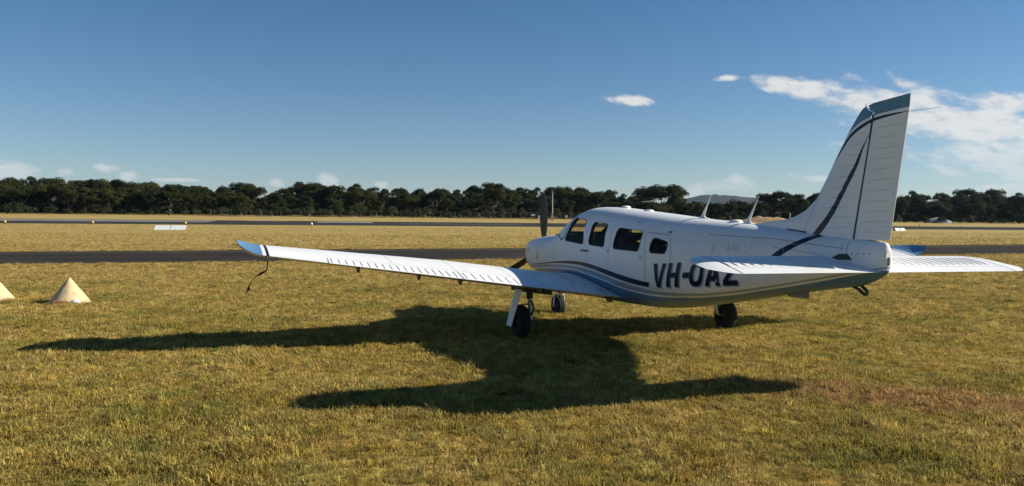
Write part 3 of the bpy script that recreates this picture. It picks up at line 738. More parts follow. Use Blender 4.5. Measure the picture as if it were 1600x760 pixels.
# ---- stabilator
def ssec(y, h0, h1, k=1.0, dxle=0.0, dxte=0.0):
    le = 7.43+dxle; te = 8.12+dxte; c = te-le
    up = foil(h0, h1, .105, 0, 1); lo = foil(h0, h1, .105, 0, -1); pts = up[::-1]+(lo[1:] if h0 == 0 else lo)
    return [(le+a*c, y, 1.205-.115*(le+a*c-7.43)/.69+b*c*k) for a, b in pts]
mb = MB(); mb.loft([ssec(y, 0, .76) for y in (-1.57, -1.2, -.8, -.4, 0, .4, .8, 1.2, 1.70)]); stab = mb.build('stabilator', PAINT, plane, True, 30)
for s in (-1, 1):
    mb = MB(); R_ = []
    for t in np.linspace(0, 1, 9):
        y = (1.572 if s < 0 else 1.702)+(.225 if s < 0 else .30)*t; k = math.sqrt(max(1-t**2.2, .002))
        R_.append(ssec(s*y, 0, 1, k, .30*(1-math.sqrt(max(1-t**2, 0)))+.05*t, -.20*t**2.2))
    mb.loft(R_); mb.build('stabilator_tip', PAINT, stab, True, 40)
    mb = MB(); mb.loft([ssec(s*y, .775, 1) for y in (.03, .5, 1.0, 1.568 if s < 0 else 1.698)]); mb.build('trim_tab', PAINT, stab, True, 30)
    mb = MB()
    for k in range(17):
        y = s*(.12+1.44*k/16)
        for (a0, a1) in ((.28, .73),):
            P = []
            for a in np.linspace(a0, a1, 7):
                for d in (-.006, 0, .006):
                    th = 5*.105*(.2969*math.sqrt(a)-.126*a-.3516*a*a+.2843*a**3-.1036*a**4)
                    P.append((7.43+.69*a, y+d, 1.205-.115*a+th*.69+(.008 if d == 0 and a0 < a < a1 else .0)))
            mb.add(P, [(3*i+j, 3*i+j+1, 3*i+j+4, 3*i+j+3) for i in range(6) for j in range(2)])
    tag(mb.build('stiffening_beads', PAINT, stab), kind='stuff')
    mb = MB(); q = []
    for a in np.linspace(.12, .99, 14):
        th = 5*.105*(.2969*math.sqrt(a)-.126*a-.3516*a*a+.2843*a**3-.1036*a**4)
        for d in (-.004, .004): q.append((7.43+.69*a, s*(1.571 if s < 0 else 1.701)+d, 1.205-.115*a+th*.69+.002))
    mb.add(q, [(2*i, 2*i+1, 2*i+3, 2*i+2) for i in range(13)]); mb.build('tip_joint', SEAM, stab)

# ---- fin and rudder
FZ = [1.30, 1.50, 1.552, 1.575, 1.588, 1.613, 1.645, 1.69, 1.80, 2.0, 2.19, 2.43, 2.56, 2.61, 2.63, 2.638]
FL = [6.20, 6.22, 6.27, 6.49, 6.74, 6.89, 6.985, 7.09, 7.24, 7.375, 7.50, 7.66, 7.765, 7.81, 7.84, 7.875]
def hinge(z): return 7.775+(z-1.38)*(7.985-7.775)/(2.55-1.38)
mb = MB(); R_ = []
for z, le in zip(FZ, FL):
    te = hinge(z)-.004
    if z > 2.54: te = min(te, 7.972-(z-2.54)*1.10)
    T = .058-.022*(z-1.4)/1.25; pr = []
    if z > 2.6: T *= math.sqrt(max(1-((z-2.6)/.045)**2, .05))
    for k in range(15):
        t = k/14; t = t**1.7; x = le+(te-le)*t; d = x-le
        ht = T*(1-math.exp(-d/.16))*(.25+.75*min(1, max(0, (x-6.5)/.75)))+.004
        pr.append((x, ht))
    R_.append([(x, -h, z) for x, h in pr]+[(x, h, z) for x, h in pr[::-1]])
mb.loft(R_); fin = mb.build('fin', FINP, plane, True, 35)
mb = MB(); R_ = []
RZ = [1.385, 1.7, 2.0, 2.3, 2.53, 2.556, 2.575, 2.60, 2.618, 2.634, 2.645]
RF = [None]*5+[7.992, 7.965, 7.93, 7.932, 7.912, 7.97]
for z, fr in zip(RZ, RF):
    f0 = hinge(z)+.004 if fr is None else fr
    te = 8.163+(z-1.385)*(8.352-8.163)/(2.53-1.385) if z < 2.53 else 8.352+(z-2.53)*.12
    T = .053-.020*(z-1.4)/1.25; pr = []
    for k in range(12):
        t = k/11; x = f0+(te-f0)*t; ht = T*(1-t)**.9*min(1, .85+(x-f0)/.03*.15)+.003; pr.append((x, ht))
    top = lambda x: z
    if z > 2.62: R_.append([(x, -h, z+(x-7.91)*.085) for x, h in pr]+[(x, h, z+(x-7.91)*.085) for x, h in pr[::-1]])
    else: R_.append([(x, -h, z+max(0, (z-2.53)/.09)*(x-7.91)*.06) for x, h in pr]+[(x, h, z+max(0, (z-2.53)/.09)*(x-7.91)*.06) for x, h in pr[::-1]])
mb.loft(R_); rud = mb.build('rudder', FINP, fin, True, 35)
mb = MB()
def hbead(mb, x0, x1, z0, z1, hfun, sgn):
    P = []
    for t in np.linspace(0, 1, 6):
        x = x0+(x1-x0)*t; z = z0+(z1-z0)*t
        for d, o_ in ((-.006, 0), (0, .007 if 0 < t < 1 else 0), (.006, 0)): P.append((x, sgn*(hfun(x, z)+o_), z+d))
    mb.add(P, [(3*i+j, 3*i+j+1, 3*i+j+4, 3*i+j+3) for i in range(5) for j in range(2)])
def hr(x, z):
    f0 = hinge(z)+.01; te = 8.163+(z-1.385)*.165; T = .053-.020*(z-1.4)/1.25; return T*(1-(x-f0)/(te-f0))**.9+.003
def hf(x, z):
    le = float(np.interp(z, FZ, FL)); T = .058-.022*(z-1.4)/1.25; return T*(1-math.exp(-(x-le)/.16))*(.25+.75*min(1, max(0, (x-6.5)/.75)))+.004
for k in range(11):
    z = 1.455+.096*k; te = 8.163+(z-1.385)*.165
    for sg in (-1, 1): hbead(mb, hinge(z)+.06, te-.03, z, z+.004, hr, sg)
tag(mb.build('stiffening_beads', FINP, rud), kind='stuff')
mb = MB()
for k in range(10):
    z = 1.50+.098*k; le = float(np.interp(z, FZ, FL))
    for sg in (-1, 1): hbead(mb, max(le+.17, 7.36 if z < 1.6 else 0), hinge(z)-.05, z, z+.004, hf, sg)
tag(mb.build('stiffening_beads', FINP, fin), kind='stuff')
mb = MB()
for k in range(16):        # rivets of the dorsal joint
    z = 1.45+.03*k; x = 7.12+.0067*k*1.6+.002*k
    for sg in (-1, 1):
        h = hf(x, z)+.002; mb.add([(x-.005, sg*h, z-.005), (x+.005, sg*h, z-.005), (x+.005, sg*h, z+.005), (x-.005, sg*h, z+.005)], [(0, 1, 2, 3)])
tag(mb.build('rivets', SEAM, fin), kind='stuff')
mb = MB()
L = []
for x in np.linspace(6.85, 7.15, 8):
    z = float(pchip(ST[:, 0], ST[:, 1], x))-.012; L += [(x, -hf(x, max(z, 1.46))-.012, z+.004), (x, -hf(x, max(z, 1.46))-.006, z+.022)]
mb.add(L, [(2*i, 2*i+1, 2*i+3, 2*i+2) for i in range(7)]); mb.build('dorsal_gap', SEAM, fin)
mb = MB(); mb.hexa([(7.905, -.034, 2.27), (7.945, -.034, 2.27), (7.945, .034, 2.27), (7.905, .034, 2.27), (7.915, -.034, 2.32), (7.955, -.034, 2.32), (7.955, .034, 2.32), (7.915, .034, 2.32)]); mb.build('rudder_hinge', SEAM, fin)
mb = MB(); L = []
for z in np.linspace(1.39, 2.545, 12):
    T = .058-.022*(z-1.4)/1.25; L.append([(hinge(z)+a, b*(T-.001), z) for a, b in ((-.012, -1), (.008, -1), (.008, 1), (-.012, 1))])
mb.loft(L); mb.build('hinge_gap', SEAM, fin)
mb = MB(); mb.tube([(8.34, 0, 2.525), (8.68, .0, 2.515)], .002, 5); mb.build('static_wick', STEEL, rud)
mb = MB(); mb.tube([(7.86, 0, 2.62), (7.86, 0, 2.66)], .006, 6); mb.build('fin_probe', STEEL, fin)

# ---- propeller
prop = empty('propeller'); prop.parent = plane
HUBX, HUBZ = .37, 1.165
mb = MB(); mb.lathe([(.001, -.33), (.05, -.30), (.10, -.20), (.14, -.08), (.155, .03), (.155, .10), (.001, .10)], (HUBX, 0, HUBZ), 'x', 28); mb.build('spinner', PAINT, prop, True, 50)
for k in range(3):
    th = math.radians(91+120*k); rd = Vector((0, math.cos(th), math.sin(th))); tg = Vector((0, -math.sin(th), math.cos(th))); ax = Vector((1, 0, 0)); R_ = []
    for r, ch, tk, tw in ((.10, .07, .06, 50), (.2, .085, .05, 46), (.35, .125, .032, 36), (.55, .142, .022, 28), (.75, .132, .016, 23), (.9, .105, .012, 20), (.98, .07, .009, 19), (1.01, .03, .005, 18)):
        a = math.radians(tw); cd = tg*math.cos(a)-ax*math.sin(a); nd = ax*math.cos(a)+tg*math.sin(a); c0 = Vector((HUBX, 0, HUBZ))+rd*r
        R_.append([c0+cd*ch/2*math.cos(q)+nd*tk/2*math.sin(q)*(1+.5*math.cos(q)) for q in np.linspace(0, 2*math.pi, 14, endpoint=False)])
    mb = MB(); mb.loft(R_); bl = mb.build('blade', PROPM, prop, True, 50)
    if k == 1:
        c0 = Vector((HUBX+.03, 0, HUBZ))+rd*.30
        mb = MB(); mb.box(c0, (.004, .02, .04)); mb.build('blade_decal', plain('decal_green', (.02, .25, .07), .5), bl)

# ---- landing gear
def tyre(parent, c, r, w):
    pr = []
    for a in np.linspace(0, 2*math.pi, 17): pr.append((r-.075+.075*math.copysign(abs(math.cos(a))**.7, math.cos(a)), w/2*math.copysign(abs(math.sin(a))**.8, math.sin(a))))
    mb = MB(); mb.lathe(pr, c, 'y', 36)
    for g in (-.03, 0, .03): mb.lathe([(r+.001, g-.004), (r+.004, g-.01), (r+.004, g-.022), (r+.001, g-.027)], c, 'y', 36)
    mb.build('tyre', RUBBER, parent, True, 60)
    mb = MB(); k = r-.13; mb.lathe([(.001, -.06), (.03, -.062), (.04, -.045), (k*.8, -.035), (k, -.055), (k+.01, -.05), (k+.01, .05), (k, .055), (k*.8, .035), (.04, .045), (.03, .062), (.001, .06)], c, 'y', 28)
    mb.build('wheel_rim', GREASY, parent, True, 40)
for s in (-1, 1):
    g = empty('main_landing_gear'); g.parent = plane
    cx, cy = 3.45, s*1.69; r = .218
    tyre(g, (cx, cy, r), r, .17)
    iy = cy-s*.15
    mb = MB(); mb.tube([(3.36, iy, .80), (3.40, iy, .52)], .045, 14); mb.build('oleo_strut', DKMETAL, g, True, 40)
    mb = MB(); mb.tube([(3.40, iy, .52), (3.43, iy, .30)], .030, 12); mb.tube([(3.43, iy, .34), (3.44, iy, .235), (cx, iy+s*.05, r), (cx, cy, r)], .032, 10); mb.build('piston', STEEL, g, True, 50)
    mb = MB(); mb.tube([(3.45, iy, .50), (3.55, iy, .41), (3.47, iy, .30)], .014, 6); mb.build('torque_link', GREASY, g)
    mb = MB(); mb.tube([(3.42, iy+.03*s, .56), (3.52, iy+.05*s, .42), (3.50, iy+.05*s, .28)], .007, 6); mb.build('brake_hose', RUBBER, g, True)
    mb = MB(); mb.tube([(3.38, iy, .60), (3.36, iy-s*.38, .70)], .018, 8); mb.build('side_brace', GREASY, g, True)
    mb = MB(); y0, y1 = cy+s*.02, cy+s*.17
    mb.hexa([(3.33, y1-s*.012, .155), (3.50, y1-s*.012, .155), (3.50, y1, .155), (3.33, y1, .155), (3.30, y0-s*.012, .69), (3.54, y0-s*.012, .69), (3.54, y0, .69), (3.30, y0, .69)])
    mb.build('gear_door', PAINT, g)
    mb = MB(); mb.tube([(3.42, iy+s*.02, .45), (3.42, y0+s*.08, .43)], .01, 6); mb.build('door_link', STEEL, g)
    mb = MB(); mb.hexa([(3.15, s*1.30, .58), (3.62, s*1.30, .58), (3.62, s*1.72, .63), (3.15, s*1.72, .63), (3.15, s*1.30, .66), (3.62, s*1.30, .66), (3.62, s*1.72, .71), (3.15, s*1.72, .71)]); mb.build('wheel_well', SEAM, g)
g = empty('nose_landing_gear'); g.parent = plane
tyre(g, (1.02, 0, .185), .185, .14)
mb = MB(); mb.tube([(1.15, 0, .80), (1.10, 0, .46)], .035, 12); mb.build('oleo_strut', STEEL, g, True)
mb = MB(); mb.tube([(1.10, 0, .47), (1.07, 0, .40)], .05, 12)
for s in (-1, 1): mb.tube([(1.07, 0, .41), (1.05, s*.085, .37), (1.03, s*.095, .185)], .018, 8)
mb.tube([(1.02, -.10, .185), (1.02, .10, .185)], .016, 8); mb.build('fork', STEEL, g, True, 50)
mb = MB(); mb.tube([(1.15, 0, .60), (1.24, 0, .50), (1.12, 0, .42)], .012, 6); mb.build('torque_link', GREASY, g)
for s in (-1, 1):
    mb = MB(); mb.hexa([(.90, s*.20, .47), (1.35, s*.20, .47), (1.35, s*.21, .47), (.90, s*.21, .47), (.88, s*.17, .70), (1.38, s*.17, .66), (1.38, s*.18, .66), (.88, s*.18, .70)]); mb.build('gear_door', PAINT, g)
mb = MB(); mb.tube([(1.45, -.22, .62), (1.52, -.24, .40), (1.5, -.24, .37)], .012, 6); mb.build('drain_pipe', STEEL, g, True)

# ---- webbing strap hanging from the port tie-down ring, blown sideways
A_ = PM @ Vector(wing_point(5.06, .86, -1, False))
A_ = A_+Vector((0, 0, -.045))
mb = MB(); mb.tube([A_, A_+Vector((-.005, 0, -.06)), A_+Vector((-.015, -.01, -.13))], [.012, .007, .009], 6)
pts = [(-.015, 0, -.12), (-.05, -.02, -.145), (-.11, -.02, -.17), (-.17, .0, -.215), (-.22, .03, -.275), (-.245, .03, -.33), (-.24, .02, -.37)]
wd = [.012, .03, .033, .030, .026, .024, .022]; v = []
for (x, y, z), w_0, tw in zip(pts, wd, (0, .5, .9, .7, .4, .9, 1.3)):
    d = Vector((.45, math.sin(tw)*.7, math.cos(tw)*.9)).normalized()*w_0; p = A_+Vector((x, y, z)); v += [p-d, p+d]
mb.add(v, [(2*i, 2*i+1, 2*i+3, 2*i+2) for i in range(6)])
st = mb.build('tie_down_strap', REDM, None, True)
sm = st.modifiers.new('thick', 'SOLIDIFY'); sm.thickness = .003
tag(st, 'dark red webbing strap hanging from the wing tip of the aeroplane', 'strap')

# ------------------------------------------------------------------ turf blades (stuff)
def tuft_mesh(seed, nb, h, spread, lean):
    r = np.random.RandomState(seed); mb = MB()
    for k in range(nb):
        a = r.rand()*6.283; rr = spread*math.sqrt(r.rand()); bx_, by_ = rr*math.cos(a), rr*math.sin(a)
        hh_ = h*(.45+.75*r.rand()); w = .0018+.0020*r.rand(); d = r.rand()*6.283; ln_ = lean*(.3+1.0*r.rand())*hh_
        f = a+r.randn()*.9; dx, dy = math.cos(f)*ln_, math.sin(f)*ln_; wx, wy = math.cos(d)*w, math.sin(d)*w
        mb.add([(bx_-wx, by_-wy, -.006), (bx_+wx, by_+wy, -.006), (bx_+dx*.35+wx*.8, by_+dy*.35+wy*.8, hh_*.62), (bx_+dx*.35-wx*.8, by_+dy*.35-wy*.8, hh_*.62), (bx_+dx, by_+dy, hh_*(.95-.2*lean))],
               [(0, 1, 2, 3), (3, 2, 4)])
    me = bpy.data.meshes.new('tuft'); me.from_pydata(mb.v, [], mb.f); me.materials.append(BLADE); me.update()
    return me
tcol = bpy.data.collections.new('tuft_source')
for i, (nb, h, sp, le) in enumerate(((26, .050, .055, .9), (30, .040, .065, 1.3), (22, .070, .050, .8), (34, .032, .070, 1.5), (20, .095, .040, .6), (28, .045, .060, 1.1))):
    o = bpy.data.objects.new('tuft', tuft_mesh(40+i, nb, h, sp, le)); tcol.objects.link(o)
WEED = plain('weed_green', (.060, .085, .014), .8, spec=.05, var=.3, vscale=30)
wm = MB(); rw = np.random.RandomState(9)
for k in range(34):             # flat rosette of broad leaves
    a = rw.rand()*6.283; L = .05+.09*rw.rand(); w = .012+.010*rw.rand(); z1 = .015+.035*rw.rand(); ca, sa = math.cos(a), math.sin(a)
    ox, oy = rw.randn()*.05, rw.randn()*.05
    wm.add([(ox, oy, .005), (ox+ca*L*.5-sa*w, oy+sa*L*.5+ca*w, z1), (ox+ca*L, oy+sa*L, z1*.8), (ox+ca*L*.5+sa*w, oy+sa*L*.5-ca*w, z1)], [(0, 1, 2, 3)])
me = bpy.data.meshes.new('tuft_weed'); me.from_pydata(wm.v, [], wm.f); me.materials.append(WEED); me.update()
o = bpy.data.objects.new('tuft_weed', me); tcol.objects.link(o)
def scatter(density_rings):
    P = []
    for d0, d1, rho in density_rings:
        half = 1.05 if d1 < 9 else (.90 if d1 < 14 else .78)
        n = int(rho*half*(d1*d1-d0*d0)); D = np.sqrt(NR.rand(n)*(d1*d1-d0*d0)+d0*d0); P.append(np.stack([(NR.rand(n)*2-1)*half*D, D], 1))
    return np.concatenate(P)
P = scatter(((2.4, 8, 640), (8, 13, 440), (13, 20, 210), (20, 34, 80), (34, 48, 34), (48, 70, 12), (70, 100, 3)))
uu, vv = uv_of(P[:, 0], P[:, 1])
edge = .25*(vnoise(uu, vv, 1.3, 5)-.35)
keep = ~((vv > V_TX[0]+edge) & (vv < V_TX[1]-edge)); P = P[keep]; uu = uu[keep]; vv = vv[keep]
for ve in V_TX:           # ragged margins of the taxiway
    n = 9000; ue = NR.rand(n)*110-45; q = np.abs(NR.randn(n))*.22; ve_ = ve+(-1 if ve == V_TX[0] else 1)*(q-.10)
    xe, ye = xy_of(ue, ve_); P = np.concatenate([P, np.stack([xe, ye], 1)])
N = len(P); Z = H(P[:, 0], P[:, 1])
cl = vnoise(P[:, 0], P[:, 1], 1.7, 1)*.55+vnoise(P[:, 0], P[:, 1], 4.7, 2)*.45
dist = P[:, 1]
scl = (.48+.80*cl)*(.75+.5*NR.rand(N))*np.interp(dist, [4, 14, 30, 60], [.9, 1.0, 1.15, 1.2])
tall = NR.rand(N) < .012; idx = NR.randint(0, 4, N); idx[cl > .66] = 2; idx[tall] = 4; idx[NR.rand(N) < .12] = 5
wd_ = (NR.rand(N) < .0004); idx[wd_] = 6; scl[wd_] = np.minimum(scl[wd_], .8)
gme = bpy.data.meshes.new('grass'); gme.from_pydata(np.stack([P[:, 0], P[:, 1], Z], 1).tolist(), [], [])
rot = np.stack([NR.randn(N)*.16, NR.randn(N)*.16, NR.rand(N)*6.283], 1).astype(np.float32)
at_ = gme.attributes.new('rot', 'FLOAT_VECTOR', 'POINT'); at_.data.foreach_set('vector', rot.ravel())
at_ = gme.attributes.new('scl', 'FLOAT', 'POINT'); at_.data.foreach_set('value', scl.astype(np.float32))
at_ = gme.attributes.new('idx', 'INT', 'POINT'); at_.data.foreach_set('value', idx.astype(np.int32))
grass = bpy.data.objects.new('grass', gme); COL.objects.link(grass)
tag(grass, 'short dry golden green turf of the airfield', 'grass', kind='stuff')
def scatter_nodes(name, coll):
    ng = bpy.data.node_groups.new(name, 'GeometryNodeTree')
    ng.interface.new_socket('Geometry', in_out='INPUT', socket_type='NodeSocketGeometry'); ng.interface.new_socket('Geometry', in_out='OUTPUT', socket_type='NodeSocketGeometry')
    gi = ng.nodes.new('NodeGroupInput'); go = ng.nodes.new('NodeGroupOutput'); mp = ng.nodes.new('GeometryNodeMeshToPoints'); ip = ng.nodes.new('GeometryNodeInstanceOnPoints')
    ci = ng.nodes.new('GeometryNodeCollectionInfo'); ci.inputs['Collection'].default_value = coll; ci.inputs['Separate Children'].default_value = True; ci.inputs['Reset Children'].default_value = True
    ip.inputs['Pick Instance'].default_value = True
    ng.links.new(gi.outputs[0], mp.inputs[0]); ng.links.new(mp.outputs[0], ip.inputs['Points']); ng.links.new(ci.outputs[0], ip.inputs['Instance'])
    for nm, dt, tgt in (('rot', 'FLOAT_VECTOR', 'Rotation'), ('scl', 'FLOAT', 'Scale'), ('idx', 'INT', 'Instance Index')):
        na = ng.nodes.new('GeometryNodeInputNamedAttribute'); na.data_type = dt; na.inputs['Name'].default_value = nm
        ng.links.new([q for q in na.outputs if q.enabled and q.name == 'Attribute'][0], ip.inputs[tgt])
    ng.links.new(ip.outputs[0], go.inputs[0])
    return ng
gm = grass.modifiers.new('scatter', 'NODES'); gm.node_group = scatter_nodes('turf_scatter', tcol)

# ------------------------------------------------------------------ trees
def foliage(name, dark, light, yel):
    m, nt, b, x = mat(name)
    g = nn(nt, 'ShaderNodeNewGeometry'); oi = nn(nt, 'ShaderNodeObjectInfo')
    n = x.noise(g.outputs['Position'], .45, 3, .6); n2 = x.noise(g.outputs['Position'], 2.5, 2, .6)
    c = x.mix(x.step(n, .35, .68), dark, light); c = x.mix(x.mul(x.step(x.add(x.mul(n2, .5), x.mul(oi.outputs['Random'], .5)), .5, .8), .6), c, yel)
    nt.links.new(c, b.inputs['Base Color']); b.inputs['Roughness'].default_value = .7; b.inputs['Specular IOR Level'].default_value = .08
    tl = nn(nt, 'ShaderNodeBsdfTranslucent'); nt.links.new(c, tl.inputs[0]); ms = nn(nt, 'ShaderNodeMixShader'); ms.inputs[0].default_value = .22
    nt.links.new(b.outputs[0], ms.inputs[1]); nt.links.new(tl.outputs[0], ms.inputs[2]); nt.links.new(ms.outputs[0], nt.nodes['Material Output'].inputs[0])
    return m
LEAF = foliage('gum_foliage', (.018, .024, .007), (.042, .050, .012), (.078, .078, .016))
SHRUB = foliage('shrub_foliage', (.018, .028, .012), (.045, .055, .026), (.07, .072, .035))
BARK = plain('gum_bark', (.16, .14, .115), .85, var=.45, vscale=1.2)
def leaf_cloud(r, clumps, per, size, flat=.75):
    """many small leaf faces spread through clumps (cx, cy, cz, radius)"""
    C = []; 
    for cx, cy, cz, cr in clumps:
        n = int(per*(cr/1.3)**2); d = r.randn(n, 3); d /= np.linalg.norm(d, axis=1)[:, None]
        d[:, 2] = np.where(d[:, 2] < -.25, -d[:, 2]*.6, d[:, 2])
        rad = cr*(1-.42*r.rand(n)**2)
        p = np.stack([cx+d[:, 0]*rad, cy+d[:, 1]*rad, cz+d[:, 2]*rad*flat], 1); C.append((p, d))
    p = np.concatenate([q[0] for q in C]); d = np.concatenate([q[1] for q in C]); n = len(p)
    nr = d*.8+r.randn(n, 3)*.65+np.array([0, 0, .35]); nr /= np.linalg.norm(nr, axis=1)[:, None]
    t = np.cross(nr, r.randn(n, 3)); t /= np.linalg.norm(t, axis=1)[:, None]; b = np.cross(nr, t)
    s = (size*(.6+.8*r.rand(n)))[:, None]; w = s*.62
    V = np.stack([p-t*s, p-b*w, p+t*s, p+b*w], 1).reshape(-1, 3); F = np.arange(n*4).reshape(-1, 4)
    return V, F
def make_tree(seed, hgt, wid, base=.30, kind=0):
    """mesh data of trunk and crown, unit metres, origin at the foot"""
    r = np.random.RandomState(seed); mb = MB(); clumps = []
    lx, ly = r.randn()*.25, r.randn()*.25
    th = hgt*(base+.12)
    tr = .16+hgt*.012
    mb.tube([(0, 0, -.6), (lx*.2, ly*.2, th*.35), (lx*.7, ly*.7, th*.7), (lx, ly, th)], [tr*1.25, tr, tr*.85, tr*.65], 8)
    nl = r.randint(6, 9)
    for k in range(nl):
        a = 6.283*k/nl+r.rand()*.7; rr = wid*.5*(.45+.45*r.rand()); z1 = hgt*(base+.24+.38*r.rand()); z0 = th*(.5+.5*r.rand())
        e = (lx+rr*math.cos(a), ly+rr*math.sin(a), z1); md = (lx+rr*.45*math.cos(a+.2), ly+rr*.45*math.sin(a+.2), z0+(z1-z0)*.6)
        mb.tube([(lx*z0/th, ly*z0/th, z0), md, e], [tr*.5, tr*.35, tr*.16], 6)
        clumps.append((e[0], e[1], e[2]+.3, wid*(.16+.09*r.rand())))
        for q in range(2):
            a2 = a+r.randn()*.5; r2 = rr*(.75+.45*r.rand()); clumps.append((lx+r2*math.cos(a2), ly+r2*math.sin(a2), z1+hgt*(-.14+.16*r.rand()), wid*(.11+.09*r.rand())))
    for q in range(8):
        a = r.rand()*6.283; rr = wid*.30*math.sqrt(r.rand()); clumps.append((lx+rr*math.cos(a), ly+rr*math.sin(a), hgt*(.92-.16*(rr/(wid*.30))**2-.05*r.rand())-wid*.11, wid*(.13+.10*r.rand())))
    for q in range(9):          # lower, drooping foliage
        a = r.rand()*6.283; rr = wid*(.20+.25*r.rand()); clumps.append((lx+rr*math.cos(a), ly+rr*math.sin(a), hgt*(base+.02+.22*r.rand()), wid*(.10+.10*r.rand())))
    top = max(c[2]+c[3]*.75 for c in clumps); k = hgt/top
    clumps = [(a, b, c*k, d) for a, b, c, d in clumps]
    V, F = leaf_cloud(r, clumps, 240, .19, .85)
    cm = bpy.data.meshes.new('crown'); cm.from_pydata(V.tolist(), [], F.tolist()); cm.materials.append(LEAF); cm.update()
    tm = bpy.data.meshes.new('trunk'); tm.from_pydata([tuple(v) for v in mb.v], [], mb.f); tm.materials.append(BARK); tm.polygons.foreach_set('use_smooth', [True]*len(tm.polygons)); tm.update()
    return tm, cm, hgt
TREES = [make_tree(100+i, 10.5, w_0, b_0) for i, (w_0, b_0) in enumerate(((8.5, .12), (7.2, .16), (9.6, .12), (6.6, .20), (8.0, .08), (10.6, .20), (7.6, .06), (9.0, .18), (6.2, .10), (8.8, .10)))]
TOPX = [-200, 0, 60, 100, 170, 200, 240, 290, 320, 340, 390, 420, 460, 500, 520, 580, 620, 650, 690, 740, 780, 810, 840, 880, 920, 960, 985, 1000, 1012, 1035, 1058, 1072, 1090, 1180, 1195, 1215, 1235, 1255, 1275, 1295, 1330, 1400, 1450, 1480, 1520, 1560, 1600, 1800]
TOPY = [272, 276, 278, 279, 277, 284, 287, 285, 290, 293, 288, 296, 289, 285, 290, 289, 296, 298, 291, 290, 288, 293, 296, 289, 292, 295, 304, 303, 294, 290, 297, 312, 318, 317, 306, 299, 300, 304, 302, 300, 301, 300, 298, 303, 296, 300, 303, 300]
FPX = 1256.8
def at_col(px_, v):
    """ground point in the image column px_ at distance v across the field"""
    k = (px_-800)/FPX; D = v/(CU-SU*k); return k*D, D
def tree(px_, v, hgt, var, label, group, wscale=1.0):
    x, y = at_col(px_, v); z = float(H(x, y)); tm, cm, h0 = TREES[var]
    t = empty('gum_tree', (x, y, z), RNG.random()*6.283); k = hgt/h0; t.scale = (k*wscale, k*wscale, k)
    a = bpy.data.objects.new('trunk', tm); COL.objects.link(a); a.parent = t
    b = bpy.data.objects.new('crown', cm); COL.objects.link(b); b.parent = t
    tag(t, label, 'tree', group)
    return t
def height_for(px_, v, top):
    x, y = at_col(px_, v); hor = 338.1+.00276*px_
    return CAM_Z+(hor-top)/FPX*y-float(H(x, y))
LB = {0: ('gum tree in the back row', 'trees in the back row of the wood'),
      1: ('gum tree amid the wood', 'trees in the middle rows of the wood'),
      2: ('lower gum tree edging the wood', 'trees along the near edge of the wood')}
ZN = ((60, 'at the left edge of the picture'), (170, 'above the marker cone'), (240, 'left of the long white marker'), (320, 'above the long white marker'), (420, 'above the wing tip'),
      (510, 'above the outer wing'), (600, 'above the aileron'), (690, 'above the middle of the wing'), (770, 'above the flap'), (835, 'just left of the propeller'), (900, 'between propeller and windscreen'),
      (1000, 'above the cabin roof'), (1075, 'right of the cabin roof'), (1190, 'below the far hill'), (1300, 'just left of the fin'), (1395, 'behind the fin'), (1450, 'just right of the fin'), (1520, 'above the grey heap'), (9999, 'at the right edge of the picture'))
def zone(q): return next(n for a, n in ZN if q < a)
SPECIAL = {1033: 'broad domed gum tree standing clear just left of the far hill', 1217: 'round dark gum tree right of the far hill, beside the fin',
           1272: 'gum tree with thin top showing just left of the fin leading edge', 408: 'gum tree with sky showing through its arched crown', 520: 'tall full gum tree rising highest in front of the small white cloud'}
for sx, lab in SPECIAL.items():
    v = 196; tp = float(np.interp(sx, TOPX, TOPY)); tree(sx, v, height_for(sx, v, tp-1), {1033: 5, 1217: 4, 1272: 3, 408: 9, 520: 2}[sx], lab, None, {1033: 1.35, 1217: 1.2}.get(sx, 1.0))
rows = ((226, 0, 36, -1), (211, 1, 27, 4), (199, 1, 31, 10), (189, 2, 24, 22))
for v0, kind, stepx, drop in rows:
    px_ = -140+RNG.random()*20
    while px_ < 1740:
        v = v0+RNG.uniform(-4, 4); tp = float(np.interp(px_, TOPX, TOPY))
        if kind == 2: tp += RNG.uniform(4, 26)
        else: tp += drop+RNG.uniform(-2.5, 5)
        hg = max(4.5, height_for(px_, v, tp))
        skip = (kind > 0 and any(abs(px_-q) < 17 for q in SPECIAL)) or (kind == 0 and any(abs(px_-q) < 12 for q in SPECIAL))
        if not skip: tree(px_, v, hg, RNG.randrange(10), LB[kind][0]+', '+zone(px_), LB[kind][1]+', '+zone(px_), RNG.uniform(.85, 1.12) if kind < 2 else RNG.uniform(1.0, 1.5))
        px_ += stepx*RNG.uniform(.75, 1.3)

# shrubs at the foot of the wood
def shrub_mesh(seed):
    r = np.random.RandomState(seed); cl_ = []
    for k in range(9):
        a = r.rand()*6.283; q = .75*math.sqrt(r.rand()); cl_.append((q*math.cos(a), q*math.sin(a), .45+.65*r.rand()*(1-q*.5), .42+.25*r.rand()))
    V, F = leaf_cloud(r, cl_, 700, .085, .9); me = bpy.data.meshes.new('leaves'); me.from_pydata(V.tolist(), [], F.tolist()); me.materials.append(SHRUB); me.update()
    mb = MB()
    for k in range(4):
        a = r.rand()*6.283; mb.tube([(0, 0, -.2), (.2*math.cos(a), .2*math.sin(a), .4), (.5*math.cos(a), .5*math.sin(a), .9)], [.04, .03, .015], 5)
    tm = bpy.data.meshes.new('stem'); tm.from_pydata([tuple(v) for v in mb.v], [], mb.f); tm.materials.append(BARK); tm.update()
    return me, tm
SH = [shrub_mesh(300+i) for i in range(5)]
